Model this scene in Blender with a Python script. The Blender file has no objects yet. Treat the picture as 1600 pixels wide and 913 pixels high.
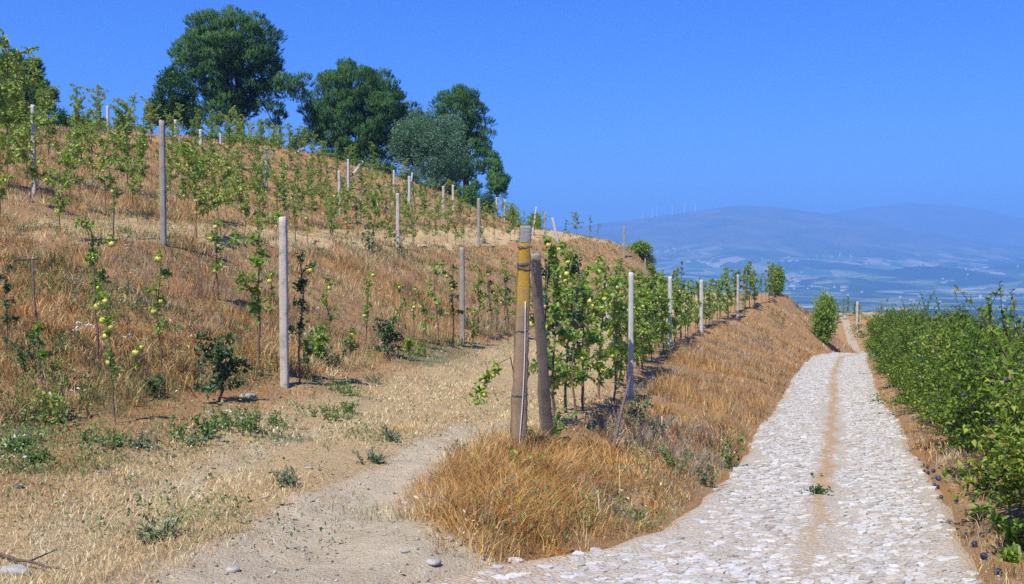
import bpy, math, random
import numpy as np
from mathutils import Vector, Matrix, Euler

# ------------------------------------------------------------------ scene, camera, light
SC = bpy.context.scene
COL = SC.collection
random.seed(7)
RNG = np.random.default_rng(11)
F = 1550.0                      # focal length in pixels of a 1600 px wide frame
HOR = 400.0                     # row of the eye level (eye at the world origin, looking along +Y)

cam_d = bpy.data.cameras.new("camera")
cam_d.sensor_width = 36.0
cam_d.lens = F / 1600.0 * 36.0
cam_d.clip_start = 0.1
cam_d.clip_end = 40000.0
cam = bpy.data.objects.new("camera", cam_d)
COL.objects.link(cam)
cam.location = (0, 0, 0)
cam.rotation_euler = (math.radians(90) - math.atan((456.5 - HOR) / F), 0, 0)
SC.camera = cam

SUN_EL, SUN_ROT = 57.0, 210.0   # sun high, behind the camera and a little to the left
world = bpy.data.worlds.new("World")
SC.world = world
world.use_nodes = True
wn = world.node_tree
bgn = wn.nodes["Background"]
sky = wn.nodes.new("ShaderNodeTexSky")
sky.sky_type = "NISHITA"
sky.sun_disc = False
sky.sun_elevation = math.radians(SUN_EL)
sky.sun_rotation = math.radians(SUN_ROT)
sky.altitude = 400.0
sky.air_density = 1.0
sky.dust_density = 0.5
sky.ozone_density = 4.0
hs = wn.nodes.new("ShaderNodeHueSaturation")
hs.inputs["Saturation"].default_value = 1.32
hs.inputs["Hue"].default_value = 0.508
hs.inputs["Value"].default_value = 1.0
wn.links.new(sky.outputs[0], hs.inputs["Color"])
tn = wn.nodes.new("ShaderNodeMix")
tn.data_type = "RGBA"
tn.blend_type = "MULTIPLY"
tn.inputs[0].default_value = 1.0
tn.inputs[7].default_value = (.33, .62, 1.15, 1)
wn.links.new(hs.outputs[0], tn.inputs[6])
wn.links.new(tn.outputs[2], bgn.inputs[0])
bgn.inputs[1].default_value = 0.12

sun_d = bpy.data.lights.new("sun", "SUN")
sun_d.energy = 5.0
sun_d.angle = math.radians(0.5)
sun_d.color = (1.0, 0.965, 0.80)
sun = bpy.data.objects.new("sun", sun_d)
COL.objects.link(sun)
_r, _e = math.radians(SUN_ROT), math.radians(SUN_EL)
SUNDIR = Vector((math.sin(_r) * math.cos(_e), math.cos(_r) * math.cos(_e), math.sin(_e)))
sun.rotation_euler = SUNDIR.to_track_quat("Z", "Y").to_euler()
sun.location = SUNDIR * 50

SC.view_settings.view_transform = "Standard"
SC.view_settings.look = "None"
SC.view_settings.gamma = 1.0
SC.view_settings.exposure = 0.5
SC.view_settings.use_curve_mapping = False
SC.cycles.max_bounces = 5
SC.cycles.diffuse_bounces = 3
SC.cycles.glossy_bounces = 2
SC.cycles.transmission_bounces = 3
SC.cycles.transparent_max_bounces = 6
SC.cycles.volume_bounces = 1
SC.cycles.use_denoising = False
SC.cycles.caustics_reflective = False
SC.cycles.caustics_refractive = False


# ------------------------------------------------------------------ object helpers
def link(o, parent=None):
    COL.objects.link(o)
    if parent is not None:
        o.parent = parent
    return o


def tag(o, label=None, cat=None, group=None, kind=None):
    if label:
        o["label"] = label
    if cat:
        o["category"] = cat
    if group:
        o["group"] = group
    if kind:
        o["kind"] = kind
    return o


def thing(name, label, cat, loc=(0, 0, 0), rotz=0.0, group=None, scale=1.0):
    o = bpy.data.objects.new(name, None)
    o.empty_display_size = 0.1
    COL.objects.link(o)
    o.location = loc
    o.rotation_euler = (0, 0, rotz)
    o.scale = (scale, scale, scale)
    return tag(o, label, cat, group)


def part(name, me, parent=None, loc=(0, 0, 0), rot=(0, 0, 0), scale=None):
    o = bpy.data.objects.new(name, me)
    o.location = loc
    o.rotation_euler = rot
    if scale is not None:
        o.scale = (scale, scale, scale) if isinstance(scale, (int, float)) else scale
    return link(o, parent)


def mesh_np(name, V, faces, mats=(), smooth=False, midx=None, tint=None, uv=None, attrs=None):
    """faces: list of (n,k) int arrays."""
    me = bpy.data.meshes.new(name)
    V = np.asarray(V, np.float32)
    me.vertices.add(len(V))
    me.vertices.foreach_set("co", V.ravel())
    fl = [np.asarray(f, np.int32) for f in faces if len(f)]
    loops = np.concatenate([f.ravel() for f in fl])
    tot = np.concatenate([np.full(len(f), f.shape[1], np.int32) for f in fl])
    start = np.concatenate([[0], np.cumsum(tot)[:-1]]).astype(np.int32)
    me.loops.add(len(loops))
    me.loops.foreach_set("vertex_index", loops)
    me.polygons.add(len(tot))
    me.polygons.foreach_set("loop_start", start)
    me.polygons.foreach_set("loop_total", tot)
    for m in mats:
        me.materials.append(m)
    if midx is not None:
        me.polygons.foreach_set("material_index", np.asarray(midx, np.int32))
    if smooth:
        me.polygons.foreach_set("use_smooth", np.ones(len(tot), bool))
    if tint is not None:
        a = me.color_attributes.new("tint", "FLOAT_COLOR", "POINT")
        t = np.ones((len(V), 4), np.float32)
        t[:, :3] = tint
        a.data.foreach_set("color", t.ravel())
    for k, v in (attrs or {}).items():
        a = me.color_attributes.new(k, "FLOAT_COLOR", "POINT")
        t = np.ones((len(V), 4), np.float32)
        t[:, :v.shape[1]] = v
        a.data.foreach_set("color", t.ravel())
    if uv is not None:
        u = me.uv_layers.new(name="UVMap")
        u.data.foreach_set("uv", np.asarray(uv, np.float32)[loops].ravel())
    me.update(calc_edges=True)
    me.validate()
    return me


class Geo:
    """collects vertices and faces (with a material index) for one mesh"""

    def __init__(self):
        self.V, self.F, self.M, self.n = [], {}, {}, 0

    def add(self, V, Fc, m=0):
        V = np.asarray(V, float)
        Fc = np.asarray(Fc, int)
        k = Fc.shape[1]
        self.F.setdefault(k, []).append(Fc + self.n)
        self.M.setdefault(k, []).append(np.full(len(Fc), m))
        self.V.append(V)
        self.n += len(V)

    def tube(self, pts, rad, n=6, m=0, cap=True):
        pts = np.asarray(pts, float)
        rad = np.broadcast_to(np.asarray(rad, float), (len(pts),))
        d = np.gradient(pts, axis=0)
        d /= np.linalg.norm(d, axis=1)[:, None] + 1e-9
        ref = np.array([1.0, 0.13, 0.07]) if abs(d[0][2]) > 0.7 else np.array([0.05, 0.1, 1.0])
        a = np.cross(d, ref)
        a /= np.linalg.norm(a, axis=1)[:, None] + 1e-9
        b = np.cross(d, a)
        th = np.arange(n) / n * 2 * np.pi
        V = pts[:, None] + rad[:, None, None] * (np.cos(th)[None, :, None] * a[:, None] + np.sin(th)[None, :, None] * b[:, None])
        L = len(pts)
        i = np.arange(L - 1)[:, None] * n
        j = np.arange(n)[None]
        jn = (j + 1) % n
        Q = np.stack([i + j, i + jn, i + n + jn, i + n + j], -1).reshape(-1, 4)
        self.add(V.reshape(-1, 3), Q, m)
        if cap:
            base = self.n - L * n
            for off, p in ((0, pts[0]), ((L - 1) * n, pts[-1])):
                c = self.n
                self.V.append(p[None])
                self.n += 1
                k = np.arange(n)
                T = np.stack([base + off + k, base + off + (k + 1) % n, np.full(n, c)], -1)
                self.F.setdefault(3, []).append(T)
                self.M.setdefault(3, []).append(np.full(n, m))

    def build(self, name, mats, smooth=False):
        ks = sorted(self.F)
        fl = [np.concatenate(self.F[k]) for k in ks]
        mi = np.concatenate([np.concatenate(self.M[k]) for k in ks])
        return mesh_np(name, np.concatenate(self.V), fl, mats, smooth, mi)


# ------------------------------------------------------------------ noise
def _hash(ix, iy, seed):
    h = (ix.astype(np.int64) * 374761393 + iy.astype(np.int64) * 668265263 + seed * 1442695041) & 0xFFFFFFFF
    h = ((h ^ (h >> 13)) * 1274126177) & 0xFFFFFFFF
    h = (h ^ (h >> 16)) & 0xFFFFFF
    return h / float(0xFFFFFF) * 2 - 1


def vnoise(x, y, seed=0):
    x = np.asarray(x, float)
    y = np.asarray(y, float)
    ix, iy = np.floor(x), np.floor(y)
    fx, fy = x - ix, y - iy
    fx = fx * fx * (3 - 2 * fx)
    fy = fy * fy * (3 - 2 * fy)
    a = _hash(ix, iy, seed)
    b = _hash(ix + 1, iy, seed)
    c = _hash(ix, iy + 1, seed)
    d = _hash(ix + 1, iy + 1, seed)
    return (a * (1 - fx) + b * fx) * (1 - fy) + (c * (1 - fx) + d * fx) * fy


def fbm(x, y, oct=4, seed=0, gain=0.5):
    s, a, t = 0, 1.0, 0
    for o in range(oct):
        s = s + a * vnoise(x * 2 ** o + 17.3 * o, y * 2 ** o - 9.1 * o, seed + o)
        t += a
        a *= gain
    return s / t


def sstep(a, b, x):
    t = np.clip((x - a) / (b - a), 0, 1)
    return t * t * (3 - 2 * t)


# ------------------------------------------------------------------ the lie of the land
YS = np.arange(-60, 260, 0.5)


def curve(pts, sig=1.2):
    p = np.array(pts, float)
    out = []
    k = np.arange(-12, 13) * 0.5
    w = np.exp(-0.5 * (k / sig) ** 2)
    w /= w.sum()
    for c in (1, 2):
        v = np.interp(YS, p[:, 0], p[:, c])
        out.append(np.convolve(np.pad(v, 12, "edge"), w, "valid"))
    return out


RC = curve([(-40, -12, -1.2), (0, -.35, -1.72), (6.7, 1.99, -2.22), (10.6, 3.35, -2.53), (22.4, 7.3, -3.47), (32, 10.4, -3.92), (46, 15.2, -4.75),
            (54, 19, -5.33), (62, 23.4, -6.35), (72, 25.0, -6.9), (82, 27.9, -6.35), (90, 30.3, -5.8), (98, 32.2, -5.56), (106, 33.5, -6.5), (160, 40, -30)])
C1 = curve([(-40, -14, -1.1), (0, -1.9, -1.75), (5, -.75, -1.92), (7.2, -.2, -1.98), (9.5, .12, -1.90), (12, .9, -2.1), (17.2, 2.1, -2.48), (30, 4.9, -2.82), (39, 7.5, -3.08),
            (48.7, 11.1, -3.0), (56, 14.6, -2.6), (61, 16.7, -2.35), (65, 18.0, -2.5), (72, 20.0, -4.2), (80, 23.2, -5.6), (90, 26.2, -5.6), (98, 28.4, -5.6), (160, 36, -32)], 0.8)
F1 = curve([(-40, -26, -1.0), (0, -9, -1.5), (9, -4.75, -1.62), (12.9, -3.05, -1.70), (22, -1.15, -2.0), (31, .8, -2.3), (48, 5.5, -2.6), (60, 9.7, -2.3), (70, 12.0, -2.4), (80, 12.6, -3), (160, 9, -33)])
C2 = curve([(-40, -31, .1), (0, -14, .3), (14.5, -7.5, .34), (17.5, -6.2, .34), (27, -5.1, .3), (37, -4.2, .25), (54, -1.8, .5), (66, 2.4, 1.2), (72, 6.5, 1.15), (76, 9.2, .65), (80, 10.3, .25), (84, 10.3, -.5), (160, 8, -31)])
F2 = curve([(-40, -34, .4), (0, -17, .4), (18, -9.5, .58), (24, -8.5, .75), (37, -7.2, .9), (47, -6.0, 1.1), (60, -3.2, 1.6), (75, 1.7, 2.1), (85, 3, 1.4), (160, 4, -30)])
C3 = curve([(-40, -36, 1.3), (0, -19, 1.3), (23, -11, 1.45), (47, -8.4, 1.85), (60, -6.2, 2.6), (71, -4.6, 3.2), (80, -1.8, 3.6), (90, 0, 2.6), (160, 2, -28)])
C4 = curve([(-40, -41, 2.6), (0, -25, 2.6), (23, -15.5, 2.9), (47, -12, 3.2), (60, -10.8, 4.2), (75, -8.6, 5.4), (88, -5, 5.8), (160, -3, -26)])
C5 = curve([(-40, -50, 3.3), (0, -33, 3.3), (23, -21, 4.2), (47, -18.3, 5.3), (60, -16.6, 6.4), (76, -14.2, 7.5), (88, -13.2, 7.7), (160, -12, -20)])
TT = curve([(-40, -70, 4.5), (0, -48, 4.5), (23, -33, 5.6), (50, -26, 6.6), (65, -23, 7.9), (76, -21, 8.7), (88, -22, 9.6), (160, -22, -10)])
LX = lambda c, y: np.interp(y, YS, c[0])
LZ = lambda c, y: np.interp(y, YS, c[1])
# track on the first terrace: right wheel rut
TC = curve([(-40, -14, 0), (0, -2.0, 0), (5.7, -1.45, 0), (8, -1.05, 0), (9.8, -.68, 0), (12, -.15, 0), (16, .6, 0), (20, 1.3, 0), (25, 2.2, 0), (35, 4.3, 0), (45, 7.3, 0), (55, 11.3, 0), (65, 14, 0)])


def road_halves(y):
    wob = 0.07 * vnoise(y * 0.35, y * 0 + 3, 5) + .035 * vnoise(y * 2.3, y * 0 + 5, 7)
    wob2 = 0.07 * vnoise(y * 0.35, y * 0 + 9, 6) + .035 * vnoise(y * 2.3, y * 0 + 15, 8)
    left = 1.32 + wob + 1.25 * sstep(8.6, 5.2, y) - .24 * np.exp(-((y - 12.0) / 3.6) ** 2)
    right = 1.30 + wob2
    return left, right


def profile(x, y):
    rx, rz = LX(RC, y), LZ(RC, y)
    XS = [rx * 0 - 4000.0, rx * 0 - 120.0, LX(TT, y), LX(C5, y), LX(C4, y), LX(C3, y), LX(F2, y), LX(C2, y), LX(F1, y), LX(C1, y),
          rx - 1.55, rx, rx + 1.5, rx + 4.0, rx + 8, rx + 30, rx + 120, rx + 4000]
    ZS = [LZ(TT, y) - 40, LZ(TT, y) + 1.0, LZ(TT, y), LZ(C5, y), LZ(C4, y), LZ(C3, y), LZ(F2, y), LZ(C2, y), LZ(F1, y), LZ(C1, y),
          rz + 0.06, rz, rz + 0.02, rz + 0.05, rz - .9, rz - 14, rz - 70, rz - 260]
    z = ZS[0] + 0 * x
    for k in range(len(XS) - 1):
        t = (x - XS[k]) / np.maximum(XS[k + 1] - XS[k], 0.05)
        z = np.where(t > 0, ZS[k] + (ZS[k + 1] - ZS[k]) * np.clip(t, 0, 1), z)
    return z


def near_base(x, y):
    z = (profile(x - 0.3, y) + profile(x, y) + profile(x + 0.3, y)) / 3
    y0 = np.interp(x, [-60, -40, -22, -10, 0, 6, 11, 16, 18, 22, 26], [112, 106, 96, 92, 88, 84, 80, 73, 74, 110, 112])
    t = np.maximum(y - y0, 0)
    return z - 0.5 * np.where(t < 6, t * t / 12, t - 3)


RIDGE1 = np.array([(300, 385), (800, 372), (880, 360), (940, 350), (1000, 343), (1090, 330), (1150, 322), (1200, 324), (1250, 330), (1300, 336), (1350, 345), (1400, 353), (1440, 362), (1500, 374), (1600, 386), (1900, 392)], float)
RIDGE2 = np.array([(300, 372), (1000, 352), (1100, 345), (1200, 338), (1290, 335), (1350, 325), (1420, 318), (1480, 321), (1540, 328), (1600, 337), (1700, 350), (2000, 360)], float)
VB = -185.0


def valley_base(x, y):
    yy = np.maximum(y, 300.0)
    px = 800 + F * x / yy
    z = VB + 14 * fbm(x / 900, y / 900, 4, 31) + 0 * x
    z = z + 30 * sstep(2500, 5200, y)
    n = fbm(x / 1500, y / 1500, 6, 41, .55)
    r1 = (HOR - np.interp(px, RIDGE1[:, 0], RIDGE1[:, 1])) / F * 8500
    r2 = (HOR - np.interp(px, RIDGE2[:, 0], RIDGE2[:, 1])) / F * 11500
    up1 = sstep(5000, 8500, y) ** 1.15
    dn1 = 1 - 0.45 * sstep(8700, 10200, y)
    amp = sstep(4800, 6500, y) * sstep(8700, 7600, y)
    z1 = VB + 30 + (r1 - VB - 30) * up1 * dn1 + 70 * n * amp
    amp2 = sstep(9200, 9800, y) * sstep(11600, 10800, y)
    up2 = sstep(8700, 11500, y)
    z2 = VB + (r2 - VB) * up2 + 60 * n * amp2
    z = np.maximum(z, np.maximum(z1, z2))
    for (cx, cy, sx, sy, h) in ((2150, 5100, 420, 330, 95), (1480, 4700, 330, 300, 60), (2500, 4300, 380, 330, 75), (820, 5200, 420, 300, 45), (1650, 5900, 600, 350, 70), (2900, 5600, 500, 400, 90)):
        z = z + h * np.exp(-((x - cx) / sx) ** 2 - ((y - cy) / sy) ** 2) * (1 + .35 * n)
    return z


def smax(a, b, k=4.0):
    h = np.clip(0.5 + 0.5 * (a - b) / k, 0, 1)
    return b + (a - b) * h + k * h * (1 - h)


def relief(x, y):
    """small unevenness of the hillside, none on the road bed"""
    d = np.abs(x - LX(RC, y))
    left, right = road_halves(y)
    off = np.where(x < LX(RC, y), LX(RC, y) - x - left, x - LX(RC, y) - right)
    m = sstep(-0.2, 0.7, off)
    tr = LX(TC, y)
    onterr = sstep(-.6, .3, x - LX(F1, y)) * sstep(.3, -.6, x - LX(C1, y))
    big = 0.24 * fbm(x * .6, y * .6, 4, 3) * (1 - .75 * onterr)
    small = 0.075 * fbm(x * 2.6, y * 2.6, 3, 9) * (1 - .45 * onterr)
    rut = -0.05 * (np.exp(-((x - tr) / .38) ** 2) + np.exp(-((x - tr + 1.55) / .38) ** 2)) * onterr
    z = m * (big + small) + rut
    return z - 0.07 * sstep(0.15, -0.25, off) * sstep(-5, 0, y) + (0.015 + .035 * sstep(7, 10, y)) * sstep(0.05, .5, off) * sstep(1.6, .6, off)


def height(x, y):
    x = np.asarray(x, float)
    y = np.asarray(y, float)
    d = np.hypot(x, y)
    zn = near_base(x, y) + relief(x, y)
    return np.where(d > 150, smax(near_base(x, y), valley_base(x, y), 6.0), np.where(d > 120, smax(zn, valley_base(x, y), 6), zn))


def at_y(px, Y):
    """ground point under picture column px at distance Y"""
    x = (px - 800) / F * Y
    return np.array([x, Y, float(height(np.array([x]), np.array([Y]))[0])])


def ray_ground(px, row, ymin=3.0, ymax=140.0, n=4000):
    ys = np.geomspace(ymin, ymax, n)
    dx, dz = (px - 800) / F, (HOR - row) / F
    zz = height(dx * ys, ys)
    below = np.nonzero(dz * ys <= zz)[0]
    k = below[0] if len(below) else n - 1
    Y = ys[k]
    return np.array([dx * Y, Y, zz[k]])


def pix(px, row, Y):
    return np.array([(px - 800) / F * Y, Y, (HOR - row) / F * Y])


# ------------------------------------------------------------------ materials
def mat(name):
    m = bpy.data.materials.new(name)
    m.use_nodes = True
    nt = m.node_tree
    b = nt.nodes["Principled BSDF"]
    b.inputs["Specular IOR Level"].default_value = 0.25
    return m, nt, b


def N(nt, typ, **kw):
    n = nt.nodes.new(typ)
    for k, v in kw.items():
        if k in n.inputs:
            n.inputs[k].default_value = v
        else:
            setattr(n, k, v)
    return n


def ramp(nt, stops, fac=None):
    r = nt.nodes.new("ShaderNodeValToRGB")
    e = r.color_ramp.elements
    while len(e) < len(stops):
        e.new(0.5)
    for i, (p, c) in enumerate(stops):
        e[i].position = p
        e[i].color = (*c, 1) if len(c) == 3 else c
    if fac is not None:
        nt.links.new(fac, r.inputs[0])
    return r


def mixc(nt, fac, a, b, mode="MIX"):
    m = nt.nodes.new("ShaderNodeMix")
    m.data_type = "RGBA"
    m.blend_type = mode
    for s, v in ((m.inputs[0], fac), (m.inputs[6], a), (m.inputs[7], b)):
        if isinstance(v, (int, float)):
            s.default_value = v
        elif isinstance(v, tuple):
            s.default_value = (*v, 1)
        else:
            nt.links.new(v, s)
    return m.outputs[2]


def noise(nt, scale, detail=4, rough=.55, vec=None, coord="Object"):
    n = N(nt, "ShaderNodeTexNoise", Scale=scale, Detail=detail, Roughness=rough)
    if vec is None:
        tc = nt.nodes.new("ShaderNodeTexCoord")
        vec = tc.outputs[coord]
    nt.links.new(vec, n.inputs["Vector"])
    return n


def bump(nt, b, h, strength=.5, dist=.02):
    bn = N(nt, "ShaderNodeBump", Strength=strength, Distance=dist)
    nt.links.new(h, bn.inputs["Height"])
    nt.links.new(bn.outputs[0], b.inputs["Normal"])
    return bn


def leaf_mat(name, stops, rough=.5, spec=.35, trans=.3, objvar=.25):
    """two-sided leaf: diffuse/gloss plus light passing through, a tone for each leaf and each plant"""
    m, nt, b = mat(name)
    g = nt.nodes.new("ShaderNodeNewGeometry")
    oi = nt.nodes.new("ShaderNodeObjectInfo")
    mm = N(nt, "ShaderNodeMath", operation="MULTIPLY_ADD")
    nt.links.new(oi.outputs["Random"], mm.inputs[0])
    mm.inputs[1].default_value = objvar
    ms = N(nt, "ShaderNodeMath", operation="MULTIPLY")
    nt.links.new(g.outputs["Random Per Island"], ms.inputs[0])
    ms.inputs[1].default_value = 1 - objvar
    nt.links.new(ms.outputs[0], mm.inputs[2])
    r = ramp(nt, stops, mm.outputs[0])
    nt.links.new(r.outputs[0], b.inputs["Base Color"])
    b.inputs["Roughness"].default_value = rough
    b.inputs["Specular IOR Level"].default_value = spec
    tr = nt.nodes.new("ShaderNodeBsdfTranslucent")
    nt.links.new(mixc(nt, 1.0, r.outputs[0], (1.0, 1.15, .55), "MULTIPLY"), tr.inputs[0])
    mx = nt.nodes.new("ShaderNodeMixShader")
    mx.inputs[0].default_value = trans
    nt.links.new(b.outputs[0], mx.inputs[1])
    nt.links.new(tr.outputs[0], mx.inputs[2])
    nt.links.new(mx.outputs[0], nt.nodes["Material Output"].inputs["Surface"])
    return m


def straw_mat(name):
    m, nt, b = mat(name)
    a = N(nt, "ShaderNodeVertexColor", layer_name="tint")
    nt.links.new(a.outputs[0], b.inputs["Base Color"])
    b.inputs["Roughness"].default_value = .7
    b.inputs["Specular IOR Level"].default_value = .2
    tr = nt.nodes.new("ShaderNodeBsdfTranslucent")
    nt.links.new(a.outputs[0], tr.inputs[0])
    mx = nt.nodes.new("ShaderNodeMixShader")
    mx.inputs[0].default_value = .3
    nt.links.new(b.outputs[0], mx.inputs[1])
    nt.links.new(tr.outputs[0], mx.inputs[2])
    nt.links.new(mx.outputs[0], nt.nodes["Material Output"].inputs["Surface"])
    return m


def plain(name, c1, c2, scale=8, rough=.8, bmp=.3, bdist=.01, spec=.25, detail=5):
    m, nt, b = mat(name)
    n = noise(nt, scale, detail, .6)
    r = ramp(nt, [(.3, c1), (.7, c2)], n.outputs[0])
    nt.links.new(r.outputs[0], b.inputs["Base Color"])
    b.inputs["Roughness"].default_value = rough
    b.inputs["Specular IOR Level"].default_value = spec
    if bmp:
        bump(nt, b, n.outputs[0], bmp, bdist)
    return m


# hillside: bare soil, straw and dry brown litter, blended by painted weights and noise
def ground_mat():
    m, nt, b = mat("dry_hillside")
    cov = N(nt, "ShaderNodeVertexColor", layer_name="cover")
    sep = nt.nodes.new("ShaderNodeSeparateColor")
    nt.links.new(cov.outputs[0], sep.inputs[0])
    fine = noise(nt, 38, 6, .7)
    mid = noise(nt, 6, 5, .65)
    big = noise(nt, 1.1, 4, .6)
    grit = noise(nt, 120, 3, .7)
    brown = ramp(nt, [(.28, (.10, .055, .03)), (.42, (.26, .14, .065)), (.56, (.42, .24, .11)), (.74, (.60, .41, .22))], fine.outputs[0])  # darkest stop puts the shade between grass tufts into the colour
    brown2 = ramp(nt, [(.3, (.42, .21, .075)), (.5, (.38, .23, .11)), (.7, (.46, .34, .20))], big.outputs[0])
    brn = mixc(nt, .45, brown.outputs[0], brown2.outputs[0])
    straw = ramp(nt, [(.25, (.24, .16, .09)), (.45, (.46, .32, .17)), (.65, (.62, .46, .26)), (.8, (.70, .56, .36))], fine.outputs[0])
    soil = ramp(nt, [(.3, (.47, .36, .22)), (.5, (.60, .48, .32)), (.72, (.68, .57, .41))], mid.outputs[0])
    soil2 = mixc(nt, .35, soil.outputs[0], ramp(nt, [(.35, (.30, .24, .19)), (.6, (.60, .50, .38))], grit.outputs[0]).outputs[0])
    green = ramp(nt, [(.3, (.10, .10, .05)), (.6, (.21, .20, .10))], fine.outputs[0])

    def soft(w, lo=.32, hi=.62):
        ad = N(nt, "ShaderNodeMath", operation="ADD")
        nt.links.new(w, ad.inputs[0])
        s = N(nt, "ShaderNodeMath", operation="MULTIPLY_ADD")
        nt.links.new(mid.outputs[0], s.inputs[0])
        s.inputs[1].default_value = .9
        s.inputs[2].default_value = -.45
        nt.links.new(s.outputs[0], ad.inputs[1])
        mr = N(nt, "ShaderNodeMapRange")
        mr.inputs[1].default_value = lo
        mr.inputs[2].default_value = hi
        nt.links.new(ad.outputs[0], mr.inputs[0])
        return mr.outputs[0]
    c = mixc(nt, soft(sep.outputs[1]), brn, straw.outputs[0])
    c = mixc(nt, soft(sep.outputs[2], .45, .8), c, green.outputs[0])
    c = mixc(nt, soft(sep.outputs[0]), c, soil2)
    # scattered pale pebbles and dark crumbs
    tc = nt.nodes.new("ShaderNodeTexCoord")
    vo = N(nt, "ShaderNodeTexVoronoi", Scale=22.0)
    nt.links.new(tc.outputs["Object"], vo.inputs["Vector"])
    pk = N(nt, "ShaderNodeMath", operation="LESS_THAN")
    nt.links.new(vo.outputs["Distance"], pk.inputs[0])
    pk.inputs[1].default_value = .16
    sc = nt.nodes.new("ShaderNodeSeparateColor")
    nt.links.new(vo.outputs["Color"], sc.inputs[0])
    sel = N(nt, "ShaderNodeMath", operation="GREATER_THAN")
    nt.links.new(sc.outputs[0], sel.inputs[0])
    sel.inputs[1].default_value = .72
    mu = N(nt, "ShaderNodeMath", operation="MULTIPLY")
    nt.links.new(pk.outputs[0], mu.inputs[0])
    nt.links.new(sel.outputs[0], mu.inputs[1])
    peb = ramp(nt, [(.2, (.12, .09, .07)), (.6, (.55, .47, .40)), (.9, (.75, .72, .68))], sc.outputs[1])
    c = mixc(nt, mu.outputs[0], c, peb.outputs[0])
    nt.links.new(c, b.inputs["Base Color"])
    b.inputs["Roughness"].default_value = .95
    b.inputs["Specular IOR Level"].default_value = .1
    hsum = N(nt, "ShaderNodeMath", operation="ADD")
    nt.links.new(fine.outputs[0], hsum.inputs[0])
    nt.links.new(mid.outputs[0], hsum.inputs[1])
    bump(nt, b, hsum.outputs[0], .9, .05)
    return m


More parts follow.
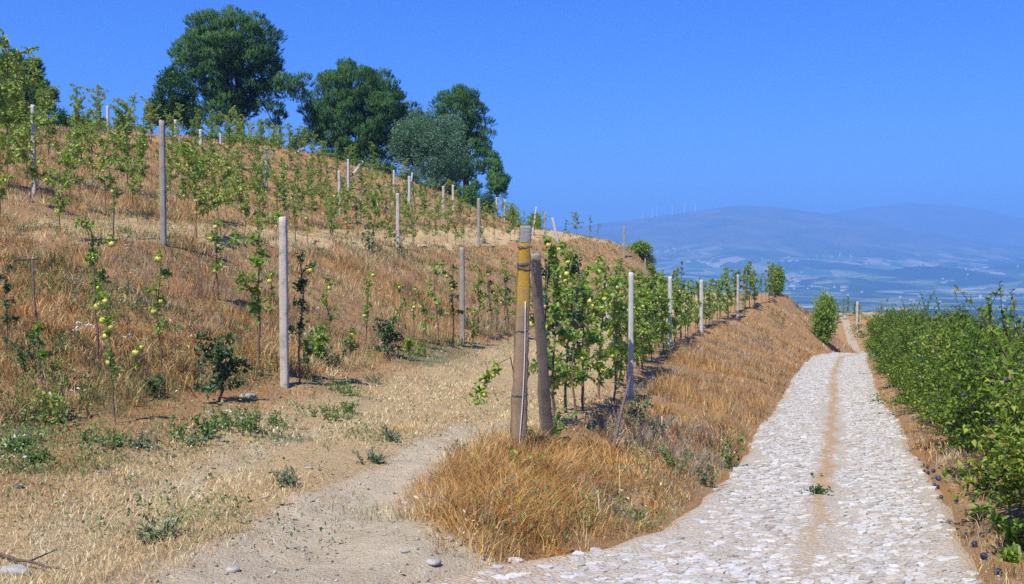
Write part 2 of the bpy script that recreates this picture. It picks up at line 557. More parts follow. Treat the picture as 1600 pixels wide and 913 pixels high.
def road_mat():
    m, nt, b = mat("pale_cobbles")
    uv = nt.nodes.new("ShaderNodeUVMap")
    sepu = nt.nodes.new("ShaderNodeSeparateXYZ")
    nt.links.new(uv.outputs[0], sepu.inputs[0])
    warp = noise(nt, 5.0, 3, .6, uv.outputs[0])
    wv = N(nt, "ShaderNodeVectorMath", operation="SCALE")
    nt.links.new(warp.outputs["Color"], wv.inputs[0])
    wv.inputs["Scale"].default_value = .09
    ad = N(nt, "ShaderNodeVectorMath", operation="ADD")
    nt.links.new(uv.outputs[0], ad.inputs[0])
    nt.links.new(wv.outputs[0], ad.inputs[1])
    mp = N(nt, "ShaderNodeMapping")
    mp.inputs["Scale"].default_value = (1.0, 1.25, 1.0)
    mp.inputs["Rotation"].default_value = (0, 0, .35)
    nt.links.new(ad.outputs[0], mp.inputs["Vector"])
    ve = N(nt, "ShaderNodeTexVoronoi", feature="DISTANCE_TO_EDGE", Scale=20.0)
    vf = N(nt, "ShaderNodeTexVoronoi", feature="F1", Scale=20.0)
    for v in (ve, vf):
        nt.links.new(mp.outputs[0], v.inputs["Vector"])
    cell = nt.nodes.new("ShaderNodeSeparateColor")
    nt.links.new(vf.outputs["Color"], cell.inputs[0])
    stone = ramp(nt, [(0, (.36, .31, .27)), (.25, (.46, .41, .36)), (.5, (.53, .49, .455)), (.8, (.58, .555, .535)), (1, (.68, .66, .64))], cell.outputs[0])
    n2 = noise(nt, 30, 5, .65, uv.outputs[0])
    st = mixc(nt, .5, stone.outputs[0], ramp(nt, [(.3, (.30, .27, .245)), (.65, (.66, .62, .59))], n2.outputs[0]).outputs[0])
    sandn = noise(nt, 45, 4, .7, uv.outputs[0])
    sand = ramp(nt, [(.3, (.25, .195, .14)), (.5, (.47, .395, .31)), (.75, (.60, .53, .44))], sandn.outputs[0])
    # joint width varies: some stones are half buried in sand
    jn = noise(nt, 1.6, 4, .6, uv.outputs[0])
    mr = N(nt, "ShaderNodeMapRange")
    nt.links.new(jn.outputs[0], mr.inputs[0])
    mr.inputs[1].default_value, mr.inputs[2].default_value = .38, .66
    mr.inputs[3].default_value, mr.inputs[4].default_value = .0, .15
    # every stone sits at its own height in the sand
    cj = N(nt, "ShaderNodeMath", operation="MULTIPLY_ADD")
    nt.links.new(cell.outputs[1], cj.inputs[0])
    cj.inputs[1].default_value = .09
    nt.links.new(mr.outputs[0], cj.inputs[2])
    dif = N(nt, "ShaderNodeMath", operation="SUBTRACT")
    nt.links.new(ve.outputs["Distance"], dif.inputs[0])
    nt.links.new(cj.outputs[0], dif.inputs[1])
    jf = N(nt, "ShaderNodeMapRange")
    nt.links.new(dif.outputs[0], jf.inputs[0])
    jf.inputs[1].default_value, jf.inputs[2].default_value = -.03, .03
    jj = N(nt, "ShaderNodeMath", operation="MULTIPLY")      # small chips show in the sand between the big stones
    nt.links.new(jf.outputs[0], jj.inputs[0])
    jj.inputs[1].default_value = .35
    col = mixc(nt, jj.outputs[0], sand.outputs[0], st)
    # crumbs, and the deep shade of open gaps painted dark, at some stone edges
    gn = noise(nt, 14, 4, .7, uv.outputs[0])
    g1 = N(nt, "ShaderNodeMapRange")
    nt.links.new(gn.outputs[0], g1.inputs[0])
    g1.inputs[1].default_value, g1.inputs[2].default_value = .52, .62
    g2 = N(nt, "ShaderNodeMapRange")
    nt.links.new(ve.outputs["Distance"], g2.inputs[0])
    g2.inputs[1].default_value, g2.inputs[2].default_value = .055, .02
    g3 = N(nt, "ShaderNodeMath", operation="MULTIPLY")
    nt.links.new(g1.outputs[0], g3.inputs[0])
    nt.links.new(g2.outputs[0], g3.inputs[1])
    col = mixc(nt, g3.outputs[0], col, (.15, .12, .085))
    # grassy sand strip between the wheel lanes, and sand worn in from the edges
    cn = noise(nt, .9, 3, .6, uv.outputs[0])
    cw = N(nt, "ShaderNodeMath", operation="MULTIPLY_ADD")
    nt.links.new(cn.outputs[0], cw.inputs[0])
    cw.inputs[1].default_value, cw.inputs[2].default_value = .5, -.25
    su = N(nt, "ShaderNodeMath", operation="ADD")
    nt.links.new(sepu.outputs[0], su.inputs[0])
    nt.links.new(cw.outputs[0], su.inputs[1])
    ab = N(nt, "ShaderNodeMath", operation="ABSOLUTE")
    nt.links.new(su.outputs[0], ab.inputs[0])
    nf = noise(nt, 9, 4, .7, uv.outputs[0])
    ab2 = N(nt, "ShaderNodeMath", operation="MULTIPLY_ADD")
    nt.links.new(nf.outputs[0], ab2.inputs[0])
    ab2.inputs[1].default_value = .34
    nt.links.new(ab.outputs[0], ab2.inputs[2])
    cm = N(nt, "ShaderNodeMapRange")
    nt.links.new(ab2.outputs[0], cm.inputs[0])
    cm.inputs[1].default_value, cm.inputs[2].default_value = .295, .215
    strip = ramp(nt, [(.3, (.24, .14, .07)), (.5, (.44, .29, .16)), (.72, (.58, .43, .28))], sandn.outputs[0])
    far = N(nt, "ShaderNodeMapRange")       # the strip peters out where the lanes meet the track
    nt.links.new(sepu.outputs[1], far.inputs[0])
    far.inputs[1].default_value, far.inputs[2].default_value = 8.0, 11.0
    far.inputs[3].default_value = .35
    cmm = N(nt, "ShaderNodeMath", operation="MULTIPLY")
    nt.links.new(cm.outputs[0], cmm.inputs[0])
    nt.links.new(far.outputs[0], cmm.inputs[1])
    col = mixc(nt, cmm.outputs[0], col, strip.outputs[0])
    a = N(nt, "ShaderNodeVertexColor", layer_name="edge")
    en = N(nt, "ShaderNodeMath", operation="MULTIPLY_ADD")
    nt.links.new(nf.outputs[0], en.inputs[0])
    en.inputs[1].default_value = .9
    se = nt.nodes.new("ShaderNodeSeparateColor")
    nt.links.new(a.outputs[0], se.inputs[0])
    nt.links.new(se.outputs[0], en.inputs[2])
    em = N(nt, "ShaderNodeMapRange")
    nt.links.new(en.outputs[0], em.inputs[0])
    em.inputs[1].default_value, em.inputs[2].default_value = .95, 1.25
    edge = ramp(nt, [(.3, (.30, .21, .14)), (.55, (.48, .37, .26)), (.75, (.55, .45, .34))], sandn.outputs[0])
    col = mixc(nt, em.outputs[0], col, edge.outputs[0])
    nt.links.new(col, b.inputs["Base Color"])
    b.inputs["Roughness"].default_value = .85
    b.inputs["Specular IOR Level"].default_value = .2
    hh = N(nt, "ShaderNodeMapRange")
    nt.links.new(dif.outputs[0], hh.inputs[0])
    hh.inputs[1].default_value, hh.inputs[2].default_value = -.04, .16
    h2 = N(nt, "ShaderNodeMath", operation="MULTIPLY_ADD")
    nt.links.new(n2.outputs[0], h2.inputs[0])
    h2.inputs[1].default_value = .35
    nt.links.new(hh.outputs[0], h2.inputs[2])
    bump(nt, b, h2.outputs[0], .7, .018)
    return m


def valley_mat():
    m, nt, b = mat("valley_fields")
    tc = nt.nodes.new("ShaderNodeTexCoord")
    wn1 = noise(nt, .0012, 4, .6)
    wv = N(nt, "ShaderNodeVectorMath", operation="SCALE")
    nt.links.new(wn1.outputs["Color"], wv.inputs[0])
    wv.inputs["Scale"].default_value = 420
    ad = N(nt, "ShaderNodeVectorMath", operation="ADD")
    nt.links.new(tc.outputs["Object"], ad.inputs[0])
    nt.links.new(wv.outputs[0], ad.inputs[1])
    vo = N(nt, "ShaderNodeTexVoronoi", Scale=.0085)
    nt.links.new(ad.outputs[0], vo.inputs["Vector"])
    s = nt.nodes.new("ShaderNodeSeparateColor")
    nt.links.new(vo.outputs["Color"], s.inputs[0])
    field = ramp(nt, [(0, (.06, .11, .035)), (.25, (.13, .18, .06)), (.42, (.26, .25, .12)), (.56, (.05, .08, .03)), (.72, (.40, .35, .22)), (.82, (.17, .22, .08))], s.outputs[0])
    field.color_ramp.interpolation = "CONSTANT"
    wood = noise(nt, .0016, 6, .62)
    wr = N(nt, "ShaderNodeMapRange")
    nt.links.new(wood.outputs[0], wr.inputs[0])
    wr.inputs[1].default_value, wr.inputs[2].default_value = .50, .54
    fine = noise(nt, .03, 4, .7)
    wc = ramp(nt, [(.3, (.012, .028, .012)), (.7, (.035, .065, .028))], fine.outputs[0])
    c = mixc(nt, wr.outputs[0], field.outputs[0], wc.outputs[0])
    # heath and rock higher up
    sp = nt.nodes.new("ShaderNodeSeparateXYZ")
    nt.links.new(tc.outputs["Object"], sp.inputs[0])
    hr = N(nt, "ShaderNodeMapRange")
    nt.links.new(sp.outputs[2], hr.inputs[0])
    hr.inputs[1].default_value, hr.inputs[2].default_value = -60, 120
    hn = noise(nt, .0035, 6, .65)
    heath = ramp(nt, [(.3, (.045, .06, .03)), (.5, (.10, .095, .05)), (.7, (.20, .16, .10))], hn.outputs[0])
    c = mixc(nt, hr.outputs[0], c, heath.outputs[0])
    cv = N(nt, "ShaderNodeVertexColor", layer_name="tint")
    sw = nt.nodes.new("ShaderNodeSeparateColor")
    nt.links.new(cv.outputs[0], sw.inputs[0])
    c = mixc(nt, sw.outputs[0], c, (.02, .04, .018))
    c = mixc(nt, sw.outputs[1], c, (.30, .27, .22))
    nt.links.new(c, b.inputs["Base Color"])
    b.inputs["Roughness"].default_value = 1
    b.inputs["Specular IOR Level"].default_value = .05
    return m


M = {}
M["ground"] = ground_mat()
M["road"] = road_mat()
M["valley"] = valley_mat()


def cobble_mat():
    m, nt, b = mat("worn_pale_stone")
    a = N(nt, "ShaderNodeVertexColor", layer_name="tint")
    n = noise(nt, 26, 6, .7)
    f = noise(nt, 90, 3, .7)
    c = mixc(nt, 1.0, a.outputs[0], ramp(nt, [(.3, (.62, .58, .53)), (.6, (1.06, 1.05, 1.04))], n.outputs[0]).outputs[0], "MULTIPLY")
    c = mixc(nt, ramp(nt, [(.6, (0, 0, 0)), (.7, (.5, .5, .5))], f.outputs[0]).outputs[0], c, (.38, .30, .22))
    nt.links.new(c, b.inputs["Base Color"])
    b.inputs["Roughness"].default_value = .75
    b.inputs["Specular IOR Level"].default_value = .25
    bump(nt, b, mixc(nt, .5, n.outputs[0], f.outputs[0]), .6, .008)
    return m


M["cobble"] = cobble_mat()
M["straw"] = straw_mat("dry_straw")
M["pine"] = leaf_mat("pine_needles", [(0, (.022, .070, .022)), (.5, (.055, .145, .042)), (1, (.12, .25, .068))], .6, .2, .2, .1)
M["pine_light"] = leaf_mat("young_pine_needles", [(0, (.04, .13, .03)), (1, (.10, .23, .06))], .55, .3, .2, .1)
M["euca"] = leaf_mat("bluish_leaves", [(0, (.075, .155, .095)), (.5, (.14, .25, .165)), (1, (.22, .34, .24))], .7, .15, .3, .1)
M["oak"] = leaf_mat("dark_broad_leaves", [(0, (.02, .075, .02)), (1, (.065, .16, .045))], .5, .35, .25, .1)
M["apple_leaf"] = leaf_mat("apple_leaves", [(0, (.12, .21, .03)), (.45, (.23, .35, .06)), (.8, (.34, .43, .11)), (1, (.48, .52, .26))], .45, .4, .45, .3)
M["apple_dark"] = leaf_mat("deep_green_leaves", [(0, (.035, .09, .035)), (.6, (.075, .15, .055)), (1, (.15, .23, .10))], .45, .4, .25, .2)
M["apple_yellow"] = leaf_mat("yellowing_apple_leaves", [(0, (.15, .23, .04)), (.5, (.29, .38, .075)), (.85, (.42, .45, .14)), (1, (.50, .40, .17))], .5, .4, .35, .3)
M["plum_leaf"] = leaf_mat("plum_leaves", [(0, (.045, .105, .015)), (.45, (.125, .215, .026)), (.8, (.26, .34, .042)), (.95, (.38, .36, .07)), (1, (.40, .24, .08))], .5, .3, .36, .2)
M["weed"] = leaf_mat("weed_leaves", [(0, (.06, .15, .03)), (1, (.17, .30, .075))], .5, .35, .3, .25)
M["greyweed"] = leaf_mat("greyish_weed_leaves", [(0, (.10, .14, .085)), (1, (.22, .27, .18))], .6, .3, .25, .25)
M["bark"] = plain("grey_brown_bark", (.07, .05, .035), (.17, .13, .10), 30, .9, .6)
M["pinebark"] = plain("pine_bark", (.035, .022, .016), (.10, .065, .045), 9, .95, .8, .03)
M["stem"] = plain("young_bark", (.11, .065, .045), (.24, .16, .12), 40, .85, .3)
M["flower"] = plain("white_petals", (.70, .70, .64), (.80, .80, .76), 20, .8, 0)


def apple_mat():
    m, nt, b = mat("yellow_green_apple")
    n = noise(nt, 14, 3)
    oi = nt.nodes.new("ShaderNodeObjectInfo")
    r = ramp(nt, [(0, (.42, .42, .06)), (.6, (.58, .52, .10)), (1, (.66, .50, .16))], oi.outputs["Random"])
    c = mixc(nt, ramp(nt, [(.48, (0, 0, 0)), (.75, (.45, .45, .45))], n.outputs[0]).outputs[0], r.outputs[0], (.36, .44, .08))
    nt.links.new(c, b.inputs["Base Color"])
    b.inputs["Roughness"].default_value = .35
    b.inputs["Specular IOR Level"].default_value = .4
    return m


def plum_mat():
    m, nt, b = mat("bloomed_plum_skin")
    n = noise(nt, 16, 3)
    r = ramp(nt, [(.35, (.012, .010, .035)), (.7, (.085, .085, .17))], n.outputs[0])
    nt.links.new(r.outputs[0], b.inputs["Base Color"])
    b.inputs["Roughness"].default_value = .45
    return m


M["apple"] = apple_mat()
M["plum"] = plum_mat()


def post_mat(name, c1, c2, lichen=None, zfrom=0.0, zto=1.0, stain=(.12, .10, .08)):
    m, nt, b = mat(name)
    tc = nt.nodes.new("ShaderNodeTexCoord")
    mp = N(nt, "ShaderNodeMapping")
    mp.inputs["Scale"].default_value = (14, 14, 2.2)
    nt.links.new(tc.outputs["Object"], mp.inputs[0])
    n = noise(nt, 1.0, 6, .65, mp.outputs[0])
    fine = noise(nt, 60, 4, .7)
    c = ramp(nt, [(.3, c1), (.7, c2)], n.outputs[0]).outputs[0]
    st = noise(nt, 9, 6, .72)
    c = mixc(nt, ramp(nt, [(.5, (0, 0, 0)), (.68, (.75, .75, .75))], st.outputs[0]).outputs[0], c, stain)
    c = mixc(nt, .25, c, ramp(nt, [(.3, c1), (.75, c2)], fine.outputs[0]).outputs[0])
    if lichen:
        s = nt.nodes.new("ShaderNodeSeparateXYZ")
        nt.links.new(tc.outputs["Object"], s.inputs[0])
        mr = N(nt, "ShaderNodeMapRange")
        nt.links.new(s.outputs[2], mr.inputs[0])
        mr.inputs[1].default_value, mr.inputs[2].default_value = zfrom, zto
        ln = noise(nt, 7, 5, .65)
        a = N(nt, "ShaderNodeMath", operation="MULTIPLY_ADD")
        nt.links.new(ln.outputs[0], a.inputs[0])
        a.inputs[1].default_value = 1.3
        a.inputs[2].default_value = -.65
        a2 = N(nt, "ShaderNodeMath", operation="ADD")
        nt.links.new(a.outputs[0], a2.inputs[0])
        nt.links.new(mr.outputs[0], a2.inputs[1])
        f = ramp(nt, [(.4, (0, 0, 0)), (.62, (.92, .92, .92))], a2.outputs[0])
        lc = ramp(nt, [(.3, lichen[0]), (.7, lichen[1])], fine.outputs[0])
        c = mixc(nt, f.outputs[0], c, lc.outputs[0])
    nt.links.new(c, b.inputs["Base Color"])
    b.inputs["Roughness"].default_value = .9
    b.inputs["Specular IOR Level"].default_value = .15
    bump(nt, b, mixc(nt, .5, n.outputs[0], fine.outputs[0]), .8, .012)
    return m


M["post_pale"] = post_mat("pale_weathered_concrete", (.40, .35, .30), (.58, .52, .46))
M["post_grey"] = post_mat("grey_weathered_concrete", (.24, .21, .185), (.40, .36, .32))
M["post_white"] = post_mat("whitish_concrete", (.42, .41, .39), (.58, .57, .55), stain=(.3, .29, .27))
M["post_main"] = post_mat("lichened_concrete", (.21, .14, .085), (.36, .26, .17), ((.34, .18, .022), (.50, .31, .055)), .85, 2.0)
M["post_brace"] = post_mat("brown_grey_timber", (.20, .165, .125), (.34, .285, .22))
M["cap"] = post_mat("grey_lichen_top", (.18, .17, .16), (.36, .35, .33))
M["metal"] = plain("rusty_stake_metal", (.08, .06, .055), (.19, .15, .14), 20, .7, .2)
M["wire"] = plain("galvanised_wire", (.06, .06, .065), (.20, .20, .21), 30, .5, 0, spec=.5)
M["cord"] = plain("white_cord", (.60, .62, .66), (.74, .75, .78), 40, .7, 0)
M["rock"] = plain("pale_rock", (.26, .24, .225), (.44, .42, .395), 12, .9, .6, .02)
M["wall"] = plain("white_render", (.55, .53, .49), (.68, .66, .62), .3, .9, 0)
M["roof"] = plain("clay_roof", (.30, .12, .07), (.40, .18, .10), .5, .9, 0)
M["steel"] = plain("white_tower_paint", (.78, .78, .78), (.84, .84, .84), .1, .5, 0)

# ------------------------------------------------------------------ ground, valley, mountains
AZ = np.radians(np.concatenate([np.linspace(-180, -44, 60, endpoint=False), np.linspace(-44, 44, 820), np.linspace(44, 180, 61)[1:-1]]))


def polar(r):
    a, d = np.meshgrid(AZ, r)
    return (np.sin(a) * d), (np.cos(a) * d)


def polar_faces(nr, na):
    i = np.arange(nr - 1)[:, None] * na
    j = np.arange(na)[None]
    jn = (j + 1) % na
    return np.stack([i + j, i + jn, i + na + jn, i + na + j], -1).reshape(-1, 4)[:, ::-1]


def region(x, y):
    """weights of the ground cover at points of the hillside"""
    f1, c1, rx, tr = LX(F1, y), LX(C1, y), LX(RC, y), LX(TC, y)
    c2, f2 = LX(C2, y), LX(F2, y)
    left, right = road_halves(y)
    w = {}
    n = fbm(x * .9, y * .9, 3, 21)
    onterr = sstep(-.5, .5, x - f1 + .5 * n) * sstep(.25, -.25, x - c1 + .3 * n) 
    wide = .38 + .38 * sstep(9.0, 6.0, y) + .12 * n
    rut = np.maximum(np.exp(-((x - tr) / wide) ** 4), .4 * np.exp(-((x - tr + 1.55) / .30) ** 4)) * sstep(14.5, 9.0, y + 1.5 * n)
    w["bare"] = np.clip(rut * (1 + .35 * n), 0, 1) * onterr
    w["nearflat"] = sstep(7.5, 6.3, y + .8 * n) * sstep(-.1, .3, x - tr)
    w["bare"] = np.maximum(w["bare"], w["nearflat"] * sstep(rx - 0.5, rx - 1.5, x) * .9)
    tw = np.exp(-((x - tr + .8) / 1.5) ** 4)
    w["straw"] = np.maximum(onterr * (.3 + .7 * tw), sstep(-.25, .2, x - f2 + .4 * n) * sstep(.25, -.2, x - c2 + .4 * n))
    w["road"] = ((x > rx - left + .05) & (x < rx + right - .05)).astype(float)
    w["verge"] = sstep(-.1, .15, x - rx - right) * sstep(.9, .4, x - rx - right)
    w["bank"] = sstep(-.15, .3, x - c1) * sstep(.0, -.3, x - rx + left)
    w["nose"] = w["bank"] * 0 + np.exp(-(((x - .12 + .55 * n) / .58) ** 4 + ((y - 8.45 + .8 * n) / 1.3) ** 4))
    w["rise"] = sstep(.25, -.25, x - f1)
    w["terr"] = onterr
    w["hedge"] = sstep(1.0, 1.8, x - rx - right + .6)
    foot = np.exp(-((x - f1 - .35) / .8) ** 2)
    w["green"] = np.clip(foot * sstep(-.05, .35, fbm(x * .55, y * .55, 2, 77)) * sstep(30, 18, y), 0, 1)
    for (gx, gy, sx, sy) in ((-3.9, 7.9, .75, .45), (-3.3, 8.6, .5, .35), (-2.2, 9.9, .7, .3), (-1.1, 7.3, .22, .35), (-2.3, 6.6, .4, .35), (1.3, 8.4, .35, .5)):
        w["green"] = np.maximum(w["green"], np.exp(-((x - gx) / sx) ** 2 - ((y - gy) / sy) ** 2) * (.75 + .6 * n))
    return w


def build_ground():
    r = np.concatenate([[.02, 1.0, 2.0], np.geomspace(3.0, 150, 470)])
    x, y = polar(r)
    x, y = x.ravel(), y.ravel()
    z = height(x, y)
    w = region(x, y)
    cover = np.stack([np.clip(w["bare"] + .35 * w["verge"], 0, 1), np.clip(w["straw"] + .55 * w["hedge"] * sstep(-1, 0, x), 0, 1), np.clip(w["green"] * .8 + .5 * w["hedge"] * 0, 0, 1)], -1)
    me = mesh_np("ground", np.stack([x, y, z], -1), [polar_faces(len(r), len(AZ))], [M["ground"]], True, attrs={"cover": cover})
    tag(part("ground", me), "dry brown terraced hillside with a pale dirt track on its lowest terrace", kind="structure")
    r = np.concatenate([np.geomspace(140, 12300, 330)])
    x, y = polar(r)
    x, y = x.ravel(), y.ravel()
    z = height(x, y)
    z = z - 3.0 * sstep(160, 142, np.hypot(x, y))
    n = fbm(x / 260, y / 260, 4, 91)
    wood = np.zeros_like(x)
    for (cx, cy, sx, sy) in ((2150, 5000, 420, 300), (2950, 5500, 420, 260), (2350, 3500, 120, 130), (2700, 4300, 300, 160), (1050, 3300, 260, 160), (1250, 2600, 200, 110)):
        wood = np.maximum(wood, sstep(.9, .55, np.sqrt(((x - cx) / sx) ** 2 + ((y - cy) / sy) ** 2) + .35 * n))
    bare = sstep(.9, .6, np.sqrt(((x - 1150) / 160) ** 2 + ((y - 2150) / 120) ** 2) + .25 * n)
    # split where the plain ends and the mountains begin
    Fc = polar_faces(len(r), len(AZ))
    yc = y[Fc].mean(1)
    V = np.stack([x, y, z], -1)
    tint = np.stack([wood, bare, 0 * x], -1)
    for nm, sel, lab in (("valley_floor", yc < 5600, "hazy valley floor of fields, woods and scattered white houses"), ("mountains", yc >= 5600, "blue hazy mountain ridges along the skyline")):
        f = Fc[sel]
        u, inv = np.unique(f, return_inverse=True)
        me = mesh_np(nm, V[u], [inv.reshape(-1, 4)], [M["valley"]], True, tint=tint[u])
        tag(part(nm, me), lab, kind="structure")


def build_road():
    ys = np.concatenate([np.arange(-14, 4, .4), np.geomspace(4.0, 108, 620)])
    cx, cz = LX(RC, ys), LZ(RC, ys)
    dx = np.gradient(cx, ys)
    s = np.concatenate([[0], np.cumsum(np.hypot(np.diff(cx), np.diff(ys)))])
    s = s - np.interp(0, ys, s)
    left, right = road_halves(ys)
    t = np.linspace(-1, 1, 45)
    half = np.where(t[None] < 0, left[:, None], right[:, None]) * t[None]
    # narrower trodden track on the far spur
    k = sstep(60, 72, ys)[:, None]
    half = half * (1 - .72 * k)
    nx = 1 / np.sqrt(1 + dx ** 2)
    x = cx[:, None] + half
    y = ys[:, None] + 0 * half
    z = near_base(x, y) + .012 - .05 * np.clip((np.abs(t[None]) - .93) / .07, 0, 1) + .018 * fbm(x * 1.3, y * 1.3, 3, 55)
    z = z + .03 * sstep(.55, .25, np.abs(t[None] - 0)) * 0 + .012 * np.exp(-(half / .18) ** 2)
    uv = np.stack([half * nx[:, None], s[:, None] + 0 * half], -1).reshape(-1, 2)
    edge = np.clip((np.abs(t[None]) - .72) / .28, 0, 1) ** 1.2 + 0 * half
    edge = np.maximum(edge, k + 0 * half)
    edge = np.maximum(edge, sstep(1.0, 2.2, -half) * 1.0)
    nr, na = x.shape
    i = np.arange(nr - 1)[:, None] * na
    j = np.arange(na - 1)[None]
    Q = np.stack([i + j, i + j + 1, i + na + j + 1, i + na + j], -1).reshape(-1, 4)
    e = np.stack([edge.ravel(), edge.ravel() * 0, edge.ravel() * 0], -1)
    V0 = np.stack([x, y, z], -1).reshape(-1, 3)
    # the stones: irregular flat cobbles bedded in the sand, no two at the same height
    rng = np.random.default_rng(909)
    sp = .090
    rows = int(66 / (sp * .9))
    cols = 48
    cu = (np.arange(cols)[None] - cols * .62) * sp + (np.arange(rows)[:, None] % 2) * sp * .5
    cv = np.arange(rows)[:, None] * sp * .9 + 0 * cu
    cu = cu + rng.uniform(-.36, .36, cu.shape) * sp
    cv = cv + rng.uniform(-.36, .36, cv.shape) * sp
    K = 11
    th = (np.arange(K) / K * 6.28318)[None, None] + rng.uniform(0, .5, cu.shape + (1,))
    rad = np.full(cu.shape + (K,), .09)
    for di in (-2, -1, 0, 1, 2):
        for dj in (-2, -1, 0, 1, 2):
            if di or dj:
                du = np.roll(cu, (-di, -dj), (0, 1)) - cu
                dv = np.roll(cv, (-di, -dj), (0, 1)) - cv
                ds = np.hypot(du, dv)
                ca = np.cos(th - np.arctan2(dv, du)[..., None])
                r = np.where(ca > .08, ds[..., None] * .5 / np.maximum(ca, .08), 9)
                rad = np.minimum(rad, np.where(ds[..., None] > 1, 9, r))
    rad = rad * rng.uniform(.86, .99, cu.shape)[..., None] * rng.uniform(.90, 1.04, rad.shape)
    s0 = float(np.interp(3.8, ys, s))
    sv = s0 + cv
    yy = np.interp(sv, s, ys)
    nl, nrt = road_halves(yy)
    lim_l, lim_r = nl * .95 / np.sqrt(1 + .12), nrt * .95 / np.sqrt(1 + .12)
    sandy = fbm(cu * .8, sv * .5, 3, 71)
    strip = sstep(.21, .09, np.abs(cu + .25 * fbm(cu * 0, sv * .9, 2, 72))) * sstep(7.5, 10.5, yy)
    ragged = np.maximum(sstep(-lim_l + .45, -lim_l, cu), sstep(lim_r - .4, lim_r, cu))
    ragged = np.maximum(ragged, sstep(-1.0, -2.3, cu))
    lost = .04 + .5 * strip + .5 * strip * (sandy > -.2) + .6 * ragged * (1 + sandy) + .3 * sstep(.25, .6, sandy) + .45 * sstep(.35, .1, np.abs(cu - .15)) * sstep(11, 7, yy) * (sandy > -.15)
    ok = (cu > -lim_l) & (cu < lim_r) & (rng.uniform(0, 1, cu.shape) > lost) & (yy < 57)
    cu, sv, yy, rad, th, sandy = cu[ok], sv[ok], yy[ok], rad[ok], th[ok], sandy[ok]
    n = len(cu)
    top = rng.normal(.009, .0045, n) - .010 * np.clip(sandy, 0, 1)
    til = rng.normal(0, .06, (n, 2))
    VV = []
    for f, dz in ((1.0, -.022), (.985, -.003), (.90, .0)):
        U = cu[:, None] + rad * f * np.cos(th)
        S = sv[:, None] + rad * f * np.sin(th)
        VV.append(np.stack([U, S, top[:, None] + dz + til[:, :1] * rad * np.cos(th) + til[:, 1:] * rad * np.sin(th) + rng.normal(0, .0016, U.shape)], -1))
    VV.append(np.stack([cu, sv, top + .0005], -1)[:, None])
    VV = np.concatenate(VV, 1)
    ry = np.interp(VV[..., 1], s, ys)
    m_ = np.interp(ry, ys, dx)
    k1 = 1 / np.sqrt(1 + m_ ** 2)
    wy = ry - VV[..., 0] * k1 * m_ * .0
    wx = np.interp(ry, ys, cx) + VV[..., 0] / k1
    wz = near_base(wx.ravel(), wy.ravel()).reshape(wx.shape) + .012 + .018 * fbm(wx * 1.3, wy * 1.3, 3, 55) + VV[..., 2]
    V1 = np.stack([wx, wy, wz], -1).reshape(-1, 3)
    o = len(V0) + np.arange(n)[:, None] * (3 * K + 1)
    kk = np.arange(K)[None]
    k2 = (kk + 1) % K
    QS = np.concatenate([np.stack([o + q * K + kk, o + q * K + k2, o + (q + 1) * K + k2, o + (q + 1) * K + kk], -1).reshape(-1, 4) for q in (0, 1)])
    TS = np.stack([o + 2 * K + kk, o + 2 * K + k2, o + 3 * K + 0 * kk], -1).reshape(-1, 3)
    pal = np.array([(.50, .48, .465), (.56, .55, .55), (.46, .425, .385), (.53, .485, .435), (.40, .365, .33), (.51, .455, .40)])
    tint = pal[rng.choice(6, n, p=[.27, .25, .16, .14, .09, .09])] * (1 + rng.normal(0, .09, (n, 1)))
    tint = np.clip(np.repeat(tint, 3 * K + 1, 0), .05, .8)
    me = mesh_np("road", np.concatenate([V0, V1]), [TS, np.concatenate([Q, QS])], [M["road"], M["cobble"]], False,
                 midx=np.concatenate([np.ones(len(TS)), np.zeros(len(Q)), np.ones(len(QS))]), uv=np.concatenate([uv, np.zeros((len(V1), 2))]),
                 attrs={"edge": np.concatenate([e, np.zeros((len(V1), 3))]), "tint": np.concatenate([np.ones((len(V0), 3)), tint])})
    me.polygons.foreach_set("use_smooth", np.concatenate([np.zeros(len(TS)), np.ones(len(Q)), np.zeros(len(QS))]).astype(bool))
    tag(part("road", me), "winding lane paved with pale irregular cobbles and a sandy middle strip", kind="structure")


build_ground()
build_road()


def build_haze():
    X, Y0, Y1, Z0, Z1 = 12900, -12900, 12900, -420, 640
    V = [(sx * X, yy, zz) for zz in (Z0, Z1) for sx, yy in ((-1, Y0), (1, Y0), (1, Y1), (-1, Y1))]
    Q = [(3, 2, 1, 0), (4, 5, 6, 7), (0, 1, 5, 4), (1, 2, 6, 5), (2, 3, 7, 6), (3, 0, 4, 7)]
    m = bpy.data.materials.new("pale_blue_air")
    m.use_nodes = True
    nt = m.node_tree
    nt.nodes.remove(nt.nodes["Principled BSDF"])
    v = nt.nodes.new("ShaderNodeVolumePrincipled")
    v.inputs["Color"].default_value = (.22, .475, 1.0, 1)
    v.inputs["Density"].default_value = 2.2e-4
    v.inputs["Anisotropy"].default_value = 0.0
    nt.links.new(v.outputs[0], nt.nodes["Material Output"].inputs["Volume"])
    o = part("haze", mesh_np("haze", np.array(V, float), [np.array(Q)], [m]))
    tag(o, "pale blue summer haze filling the valley", kind="stuff")


build_haze()

# ------------------------------------------------------------------ plant parts
def unit(v):
    return v / (np.linalg.norm(v, axis=-1, keepdims=True) + 1e-9)


